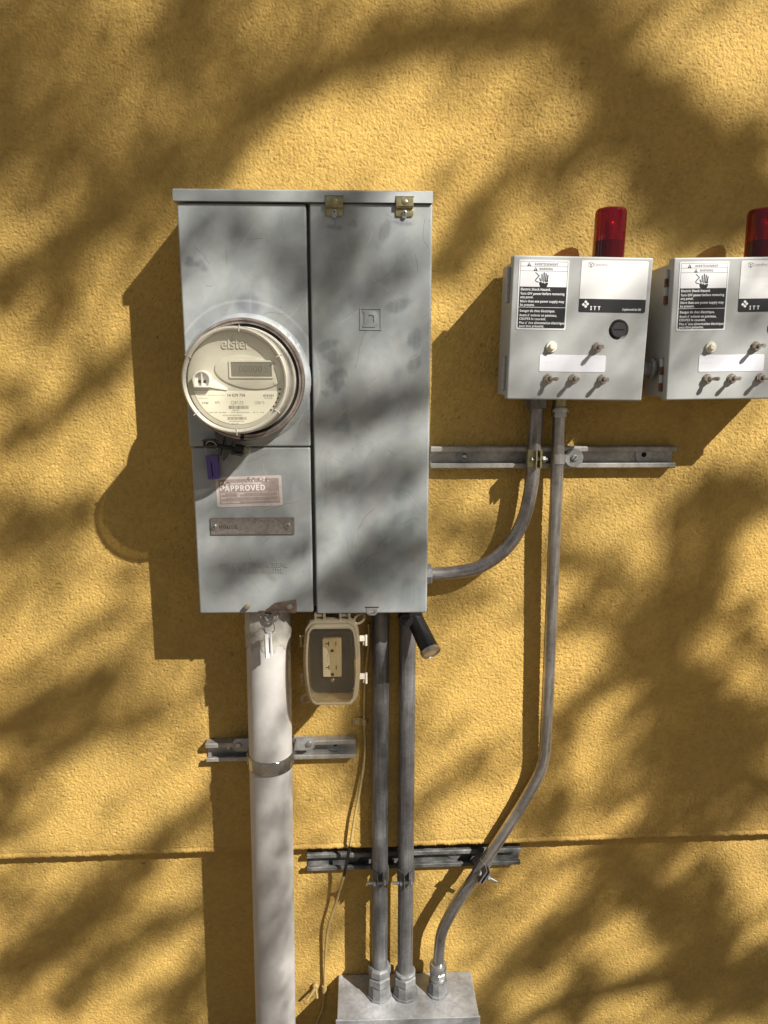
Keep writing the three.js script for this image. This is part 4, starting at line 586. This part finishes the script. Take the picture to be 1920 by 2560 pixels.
part(elbow, 'tube', tube([V(0.112, 1.1672, 0.034), V(0.1453, 1.1672, 0.034), V(0.19, 1.1715, 0.034), V(0.2241, 1.1795, 0.034), V(0.2733, 1.2146, 0.034), V(0.3045, 1.2656, 0.034), V(0.3195, 1.3379, 0.034), V(0.3225, 1.42, 0.034), V(0.3232, 1.5, 0.034)], 0.0128, 140, 36), M.elbow);
part(elbow, 'locknut', [hex(V(0.118, 1.1672, 0.034), V(0.1345, 1.1672, 0.034), 0.0205, 0.12, 8)], M.conduit);
part(elbow, 'coupling', [hex(V(0.3228, 1.482, 0.034), V(0.3232, 1.5052, 0.034), 0.0205, 0.1, 8)], M.galvDark);

// ---------------------------------------------------------------- strut channels
function strut(label, x0, x1, yMid, tilt, mat, washers, back = 0) {
  const t = thing('strut_channel', label, 'strut channel', [(x0 + x1) / 2, yMid, 0], 'strut channels');
  const h = 0.0207, d = 0.021, w = 0.0026, lip = 0.0098, c = 0.0062;      // open to the front, lips turned back in
  const prof = [[0, -h], [d - 0.002, -h], [d, -h + 0.002], [d, -h + lip - 0.001], [d - 0.001, -h + lip], [d - c, -h + lip], [d - c, -h + lip - w], [d - w, -h + lip - w], [d - w, -h + w], [w, -h + w], [w, h - w], [d - w, h - w], [d - w, h - lip + w], [d - c, h - lip + w], [d - c, h - lip], [d - 0.001, h - lip], [d, h - lip + 0.001], [d, h - 0.002], [d - 0.002, h], [0, h]];
  let g = new THREE.ExtrudeGeometry(shape(prof.map(([z, y]) => [-z, y])), { depth: x1 - x0, bevelEnabled: false });
  g = toCreasedNormals(g, 0.5).rotateY(PI / 2).translate(x0, yMid, back + 0.0008);
  part(t, 'channel', g, mat);
  for (const [x, y, r, bolt] of washers) {
    const ws = part(t, 'washer', lathe([[0.0045, 0], [r, 0], [r, 0.0022], [0.0045, 0.0022]], V(x, y, back + 0.0036), V(x, y, 1), 40), M.galv);
    part(ws, bolt === 1 ? 'bolt' : 'bolt_hole', bolt === 1 ? lathe([[0, 0.005], [0.003, 0.0046], [0.005, 0.0028], [0.0055, 0], [0, 0]], V(x, y, back + 0.0058), V(x, y, 1), 20) : cyl(V(x, y, back + 0.0034), V(x, y, back + 0.0062), 0.0048), bolt === 1 ? M.screw : M.hole);
  }
  t.rotation.z = tilt; return t;
}
strut('long steel strut channel on the wall below the alarm boxes', 0.1313, 0.5965, 1.3893, 0, M.strut, [[0.1965, 1.3905, 0.0165, 1], [0.5405, 1.3925, 0.0165, 0]]);
strut('short strut channel behind the white riser pipe', -0.3155, -0.0131, 0.7935, 0.0135, M.strut, [[-0.272, 0.797, 0.0165, 1], [-0.055, 0.797, 0.0165, 0], [-0.118, 0.797, 0.0165, 0]]);
strut('weathered greenish strut channel on the control joint behind the two upright conduits', -0.1198, 0.3431, 0.5103, 0.0115, M.strutGreen, [[-0.0228, 0.514, 0.0165, 1], [0.2, 0.514, 0.0165, 1]], -0.0355);

// ---------------------------------------------------------------- straps and clamps
// a two-piece clamp: a strip round each side of the pipe, its ears bolted together in front
function clampOn(label, x, y, z, r, wide, back, mat, tilt = 0, tail = -1, tailLen = 0.018) {
  const t = thing('pipe_clamp', label, 'pipe clamp', [x, y, z], 'strut clamps on the conduits');
  for (const s of [-1, 1]) {
    const pts = [], o = r + 0.0022, gapA = 0.34;
    const arc = (rad) => Array.from({ length: 17 }, (_, i) => { const a = lerp(PI / 2 - gapA, -PI / 2 + 0.25, i / 16); return [x + s * rad * Math.cos(a), -(z + rad * Math.sin(a))]; });
    const front = z + o * Math.sin(PI / 2 - gapA), ex = x + s * o * Math.cos(PI / 2 - gapA);
    const outer = arc(o), inner = arc(r + 0.0002).reverse();
    const sh = shape([[ex, -(front + 0.021)], ...outer, [x + s * 0.009, -back], [x + s * 0.0068, -back], ...inner, [ex - s * 0.0022, -(front + 0.021)]]);
    const g = new THREE.ExtrudeGeometry(sh, { depth: wide, bevelEnabled: false }); toCreasedNormals(g, 0.6);
    part(t, 'clamp_half', toCreasedNormals(g, 0.6).rotateX(-PI / 2).applyMatrix4(new THREE.Matrix4().makeTranslation(0, y - wide / 2, 0)), mat); void pts;
  }
  const zb = z + r + 0.0125;
  part(t, 'bolt', [hex(V(x - tail * 0.0075, y, zb), V(x - tail * 0.012, y, zb), 0.006), cyl(V(x - tail * 0.008, y, zb), V(x + tail * (0.012 + tailLen), y, zb), 0.003), hex(V(x + tail * 0.0085, y, zb), V(x + tail * 0.0145, y, zb), 0.0064)], M.zinc);
  t.rotation.z = tilt; return t;
}
clampOn('strut clamp on the elbow conduit at the long strut channel', 0.3225, 1.3905, 0.034, 0.0128, 0.032, 0.012, M.brass, 0, 1, 0.006);
clampOn('strut clamp on the left upright conduit, bolt tail pointing left', 0.036, 0.5045, 0.0175, 0.0169, 0.03, -0.016, M.galvDark, 0, -1, 0.016);
clampOn('strut clamp on the right upright conduit with a rusty bolt tail', 0.0911, 0.5035, 0.0175, 0.0165, 0.03, -0.016, M.galvDark, 0, -1, 0.018);
clampOn('strut clamp on the slanting part of the thin bent conduit', 0.2528, 0.5138, 0.0172, 0.0119, 0.032, -0.016, M.galvDark, -0.52, 1, 0.02);
const oneHole = thing('pipe_strap', 'one-hole strap with slotted screw holding the thin conduit to the long strut', 'pipe strap', [0.368, 1.389, 0.034]);
part(oneHole, 'band', [lathe([[0.0117, -0.009], [0.0133, -0.009], [0.0136, -0.006], [0.0136, 0.006], [0.0133, 0.009], [0.0117, 0.009]], V(0.3675, 1.389, 0.034), V(0.3675, 9, 0.034), 40), box(0.375, 0.402, 1.381, 1.397, 0.0222, 0.0246, 0.0008)], M.zinc);
part(oneHole, 'washer', lathe([[0.0045, 0], [0.0172, 0], [0.0172, 0.002], [0.0045, 0.002]], V(0.4, 1.389, 0.025), V(0.4, 1.389, 1), 40), M.galv);
const ohs = part(oneHole, 'screw', lathe([[0, 0.0042], [0.0045, 0.0038], [0.0068, 0.0015], [0.007, 0], [0, 0]], V(0.4, 1.389, 0.027), V(0.4, 1.389, 1), 24), M.galv);
part(ohs, 'slot', turnAbout(box(0.3945, 0.4055, 1.3882, 1.3898, 0.0302, 0.0314, 0.0002, 1), V(0.4, 1.389, 0), 0, 0, 0.9), M.hole);

const strap = thing('pipe_strap', 'shiny two-hole strap round the white riser pipe', 'pipe strap', [-0.1779, 0.811, 0.077]);
{
  const cx = -0.1779, cz = 0.077, y0 = 0.797, y1 = 0.825;
  part(strap, 'band', [lathe([[0.0415, 0], [0.0432, 0.0002], [0.0442, 0.0014], [0.0444, 0.003], [0.0436, 0.0046], [0.0437, 0.014], [0.0436, 0.0234], [0.0444, 0.025], [0.0442, 0.0266], [0.0432, 0.0278], [0.0415, 0.028]], V(cx, y0, cz), V(cx, 9, cz), 96, 1.2), ...[-1, 1].map((s) => box(Math.min(cx + s * 0.0425, cx + s * 0.0455), Math.max(cx + s * 0.0425, cx + s * 0.0455), y0 + 0.0004, y1 - 0.0004, 0.0262, 0.08, 0.0008))], M.strap);
  for (const s of [-1, 1]) {
    const a = cx + s * 0.0455, b = cx + s * 0.0815, c = 0.006;
    const ear = part(strap, 'ear', ext(shape([[a, y0], [b - s * c, y0], [b, y0 + c], [b, y1 - c], [b - s * c, y1], [a, y1]]), 0.0236, 0.0024, 0.0004), M.galv);
    part(ear, 'screw', [lathe([[0, 0.0052], [0.003, 0.0048], [0.0053, 0.003], [0.006, 0], [0, 0]], V(cx + s * 0.0705, 0.811, 0.026), V(cx + s * 0.0705, 0.811, 1), 24)], M.screw);
  }
}

// ---------------------------------------------------------------- floor-level junction box
const jb = thing('junction_box', 'dull grey metal junction box at the bottom where three conduits end', 'junction box', [0.0915, 0, 0]);
part(jb, 'body', box(-0.0564, 0.2458, -0.02, 0.2026, -0.035, 0.0785, 0.002), M.pad);
part(jb, 'front_cover', box(-0.0592, 0.2476, -0.02, 0.205, 0.0788, 0.0835, 0.0012), M.pad);

// ---------------------------------------------------------------- the outlet in its weather cover
const out = thing('outlet_box', 'ivory outlet inside a yellowed clear weather cover below the cabinet', 'electrical outlet', [-0.0575, 0.998, 0]);
{
  // the pieces were measured on the plane z = 0.07: moved to their own depth they keep their direction from the place the measure was taken
  const put = (s, dz) => (p, n, gs, m) => part(p, n, (Array.isArray(gs) ? gs : [gs]).map((g) => g.translate(0, -1.55, 0).scale(s, s, 1).translate(0, 1.55, dz)), m);
  const lidPart = put(0.9405, 0.074), corePart = put(0.98, 0.062), sockPart = put(0.953, 0.062);
  const side = (k, yT, yB, wT, wM, wB, r) => { const p = []; // barrel outline
    const at = (y) => { const u = (y - yB) / (yT - yB); return u > 0.5 ? lerp(wM, wT, ((u - 0.5) * 2) ** 2) : lerp(wM, wB, ((0.5 - u) * 2) ** 2); };
    for (let i = 0; i <= 14; i++) { const y = lerp(yB + r, yT - r, i / 14); p.push([k + at(y), y]); }
    for (let i = 1; i < 5; i++) { const t = i / 5 * PI / 2; p.push([k + wT - r + r * Math.cos(t), yT - r + r * Math.sin(t)]); }
    p.push([k + wT - r, yT]); const q = p.slice().reverse().map(([x, y]) => [2 * k - x, y]);
    const b = []; for (let i = 0; i < 5; i++) { const t = PI + i / 5 * PI / 2; b.push([k - wB + r + r * Math.cos(t), yB + r + r * Math.sin(t)]); } b.push([k - wB + r, yB]);
    const b2 = b.slice().reverse().map(([x, y]) => [2 * k - x, y]); return [...p, ...q, ...b.slice(1), ...b2.slice(0, -1)]; };
  const k = -0.0575, O = side(k, 1.0845, 0.9125, 0.0465, 0.0545, 0.0455, 0.016), I1 = side(k, 1.0715, 0.9215, 0.0398, 0.0455, 0.0365, 0.009), O2 = side(k, 1.082, 0.9145, 0.0448, 0.0528, 0.0438, 0.0145), O3 = side(k, 1.0785, 0.917, 0.0425, 0.0498, 0.0405, 0.0125);
  part(out, 'back_box', [ext(shape(rrect(-0.0935, -0.0145, 0.958, 1.096, 0.006)), 0.0, 0.0855, 0.001)], M.black);
  corePart(out, 'cover_plate', ext(shape(rrect(-0.0985, -0.018, 0.938, 1.066, 0.004)), 0.0242, 0.003, 0.001), std({ color: rgb(0.012, 0.011, 0.01), roughness: 0.55 }));
  const ring = (A, B, z0, d, bev = 0.0006) => ext(shape(A, [B.slice().reverse()]), z0, d, bev);
  const lid = lidPart(out, 'weather_cover', [ring(O, O2, 0.012, 0.046, 0.0004), ring(O, O3, 0.058, 0.0045, 0.0012), ring(O3, I1, 0.06, 0.011, 0.002)], M.lid);
  lidPart(lid, 'clear_window', ext(shape(I1), 0.068, 0.0015, 0.0003), M.lidClear);
  for (const x of [-0.0795, -0.0323]) lidPart(lid, 'lid_hinge', [box(x - 0.0105, x - 0.006, 1.0825, 1.097, 0.035, 0.056, 0.001), box(x + 0.006, x + 0.0105, 1.0825, 1.097, 0.035, 0.056, 0.001), box(x - 0.0075, x + 0.0075, 1.0885, 1.0985, 0.033, 0.048, 0.001), cyl(V(x - 0.0112, 1.0905, 0.049), V(x + 0.0112, 1.0905, 0.049), 0.0035)], M.lid);
  const loop = (cx, cy, rz) => { const g = tube(Array.from({ length: 12 }, (_, i) => { const a = i / 12 * 2 * PI; return V(cx + 0.0118 * Math.cos(a), cy + 0.0075 * Math.sin(a), 0.045); }), 0.0024, 40, 10, true); return turnAbout(g, V(cx, cy, 0), 0, 0, rz); };
  lidPart(lid, 'lock_loop', loop(-0.0045, 1.0815, 0.75), M.lid); lidPart(lid, 'lock_loop', loop(-0.1085, 0.9185, 0.6), M.lid);
  for (const y of [1.0405, 0.9625]) {
    lidPart(lid, 'latch_clip', [box(-0.0045, 0.0085, y - 0.0015, y + 0.0075, 0.045, 0.054, 0.001), box(0.002, 0.0105, y - 0.0105, y + 0.002, 0.044, 0.052, 0.001), box(0.0065, 0.0105, y - 0.0105, y + 0.0095, 0.046, 0.0555, 0.001)], std({ color: rgb(0.72, 0.66, 0.54), roughness: 0.35 }));
    lidPart(lid, 'latch_lug', [cyl(V(-0.1165, y - 0.0112, 0.05), V(-0.1165, y + 0.0112, 0.05), 0.0018), box(-0.1192, -0.105, y + 0.0085, y + 0.0115, 0.046, 0.054, 0.001), box(-0.1192, -0.105, y - 0.0115, y - 0.0085, 0.046, 0.054, 0.001)], M.lid);
  }
  const sock = sockPart(out, 'receptacle', ext(shape(rrect(-0.0762, -0.0395, 0.9595, 1.0395, 0.003)), 0.027, 0.008, 0.0015), M.ivory);
  const slots = [];
  for (const y of [1.029, 0.9795]) { slots.push(box(-0.0653, -0.0633, y - 0.0048, y + 0.0048, 0.0345, 0.03535, 0.0002, 1), box(-0.0707, -0.0652, y - 0.0009, y + 0.0009, 0.0346, 0.0354, 0.0002, 1), box(-0.0512, -0.0494, y - 0.0042, y + 0.0042, 0.0345, 0.03535, 0.0002, 1), cyl(V(-0.0577, y - 0.0143, 0.0345), V(-0.0577, y - 0.0143, 0.03535), 0.0031, 0.0031, 20), box(-0.0608, -0.0546, y - 0.0174, y - 0.0146, 0.0345, 0.0354, 0.0002, 1)); }
  sockPart(sock, 'plug_slot', slots, M.hole);
  for (const y of [1.0055, 0.9955]) sockPart(sock, 'test_button', ext(shape(rrect(-0.0662, -0.0495, y - 0.0036, y + 0.0036, 0.0006)), 0.0345, 0.0016, 0.0005), M.ivory);
  sockPart(out, 'cover_screw', lathe([[0, 0.003], [0.0028, 0.0026], [0.0042, 0.0012], [0.0044, 0], [0, 0]], V(-0.0577, 0.9495, 0.0272), V(-0.0577, 0.9495, 1), 20), M.screw);
}

// ---------------------------------------------------------------- small black spotlight under the cabinet
const spot = thing('spotlight', 'small black spotlight with a cream lens hanging under the right end of the cabinet', 'spotlight', [0.095, 1.09, 0.05]);
{
  const p = V(0.1005, 1.086, 0.052), d = V(0.36, -0.625, 0.69).normalize(), q = p.clone().addScaledVector(d, 0.1), L = 0.87;
  const a = (r, t) => [r * 0.99, t * L];
  part(spot, 'housing', [lathe([a(0, -0.004), a(0.0145, -0.004), a(0.0165, -0.001), a(0.0168, 0.03), a(0.0175, 0.078), a(0.019, 0.08), a(0.019, 0.084), a(0.0175, 0.084)], p, q, 40)], M.black);
  part(spot, 'lens_ring', lathe([a(0.0178, 0.082), a(0.0192, 0.083), a(0.0192, 0.0905), a(0.0175, 0.0925), a(0.0165, 0.09)], p, q, 40), M.nickel);
  part(spot, 'lens', lathe([a(0.017, 0.0895), a(0, 0.0905)], p, q, 40, 1), M.creamGlass);
  part(spot, 'bracket', [cyl(V(0.083, 1.0885, 0.045), V(0.083, 1.0885, 0.075), 0.0135), box(0.078, 0.114, 1.086, 1.121, 0.03, 0.066, 0.003), cyl(V(0.083, 1.0885, 0.075), V(0.083, 1.0885, 0.078), 0.006), box(0.102, 0.116, 1.075, 1.1, 0.034, 0.06, 0.003)], M.black);
  const c = p.clone().addScaledVector(d, 0.047);
  const side = V(-0.75, -0.45, 0).addScaledVector(d, -V(-0.75, -0.45, 0).dot(d)).normalize();
  const patch = new THREE.CylinderGeometry(0.0176, 0.0174, 0.016, 10, 1, true, 0, 0.9); const up = d, zz = side, xx = new THREE.Vector3().crossVectors(up, zz);
  patch.rotateY(-0.45).applyMatrix4(new THREE.Matrix4().makeBasis(xx, up, zz)).translate(c.x, c.y, c.z);
  part(spot, 'peeled_patch', patch, M.tan);
}
const plug = thing('black_gland', 'black round cable gland in the shade behind the outlet cover hinges', 'cable gland', [-0.052, 1.09, 0.03]);
part(plug, 'body', [box(-0.09, -0.012, 1.064, 1.09, 0.024, 0.04, 0.008, 4), cyl(V(-0.0525, 1.085, 0.03), V(-0.0525, 1.126, 0.03), 0.024)], M.black);

// ---------------------------------------------------------------- tan cable and its clips
const cab1 = thing('tan_cable', 'thin tan cable wandering down the wall beside the left upright conduit', 'cable', [0.0, 0.6, 0.01]);
part(cab1, 'cable', tube([V(0.013, 1.06, 0.012), V(0.0136, 1.0253, 0.011), V(0.008, 0.9633, 0.008), V(0.0045, 0.8841, 0.0065), V(0.0043, 0.847, 0.0065), V(0.0055, 0.7838, 0.008), V(-0.0032, 0.7119, 0.01), V(-0.0157, 0.641, 0.014), V(-0.0265, 0.569, 0.012), V(-0.034, 0.5247, 0.004), V(-0.0407, 0.4838, -0.004), V(-0.0527, 0.433, -0.012), V(-0.0574, 0.4136, -0.015), V(-0.0767, 0.3447, -0.02), V(-0.0845, 0.273, -0.026), V(-0.0892, 0.1724, -0.0295), V(-0.0938, 0.1184, -0.0295), V(-0.109, 0.0768, -0.028), V(-0.12, 0.02, -0.03)], 0.0028, 200, 12), M.cable);
part(cab1, 'black_sleeve', tube([V(-0.0265, 0.569, 0.012), V(-0.034, 0.5247, 0.004), V(-0.0407, 0.4838, -0.004)], 0.0034, 40, 12), M.black);
const clip1 = thing('cable_clip', 'small painted cable clip beside the left upright conduit, under the outlet', 'cable clip', [0, 0.847, 0], 'painted cable clips');
part(clip1, 'saddle', [cyl(V(0.0043, 0.84, 0.0065), V(0.0043, 0.855, 0.0065), 0.0052, 0.0052, 20), box(-0.0195, 0.0, 0.838, 0.854, 0.0015, 0.004, 0.001)], M.cable);
part(clip1, 'screw', lathe([[0, 0.003], [0.003, 0.0026], [0.0045, 0.001], [0.0047, 0], [0, 0]], V(-0.0125, 0.846, 0.004), V(-0.0125, 0.846, 1), 20), M.cable);
const clip2 = thing('cable_clip', 'painted cable clip with a wing-shaped peg low on the wall left of the junction box', 'cable clip', [-0.09, 0.171, -0.036], 'painted cable clips');
part(clip2, 'saddle', [cyl(V(-0.0892, 0.163, -0.0295), V(-0.0888, 0.18, -0.0295), 0.0058, 0.0058, 20)], M.cable);
part(clip2, 'peg', [ball(V(-0.1085, 0.1768, -0.031), 0.0078, 1, 1, 0.8), cyl(V(-0.1085, 0.1768, -0.029), V(-0.126, 0.158, -0.015), 0.0033), cyl(V(-0.1085, 0.1768, -0.029), V(-0.1045, 0.159, -0.017), 0.0027)], M.cable);

renderer.render(scene, camera);
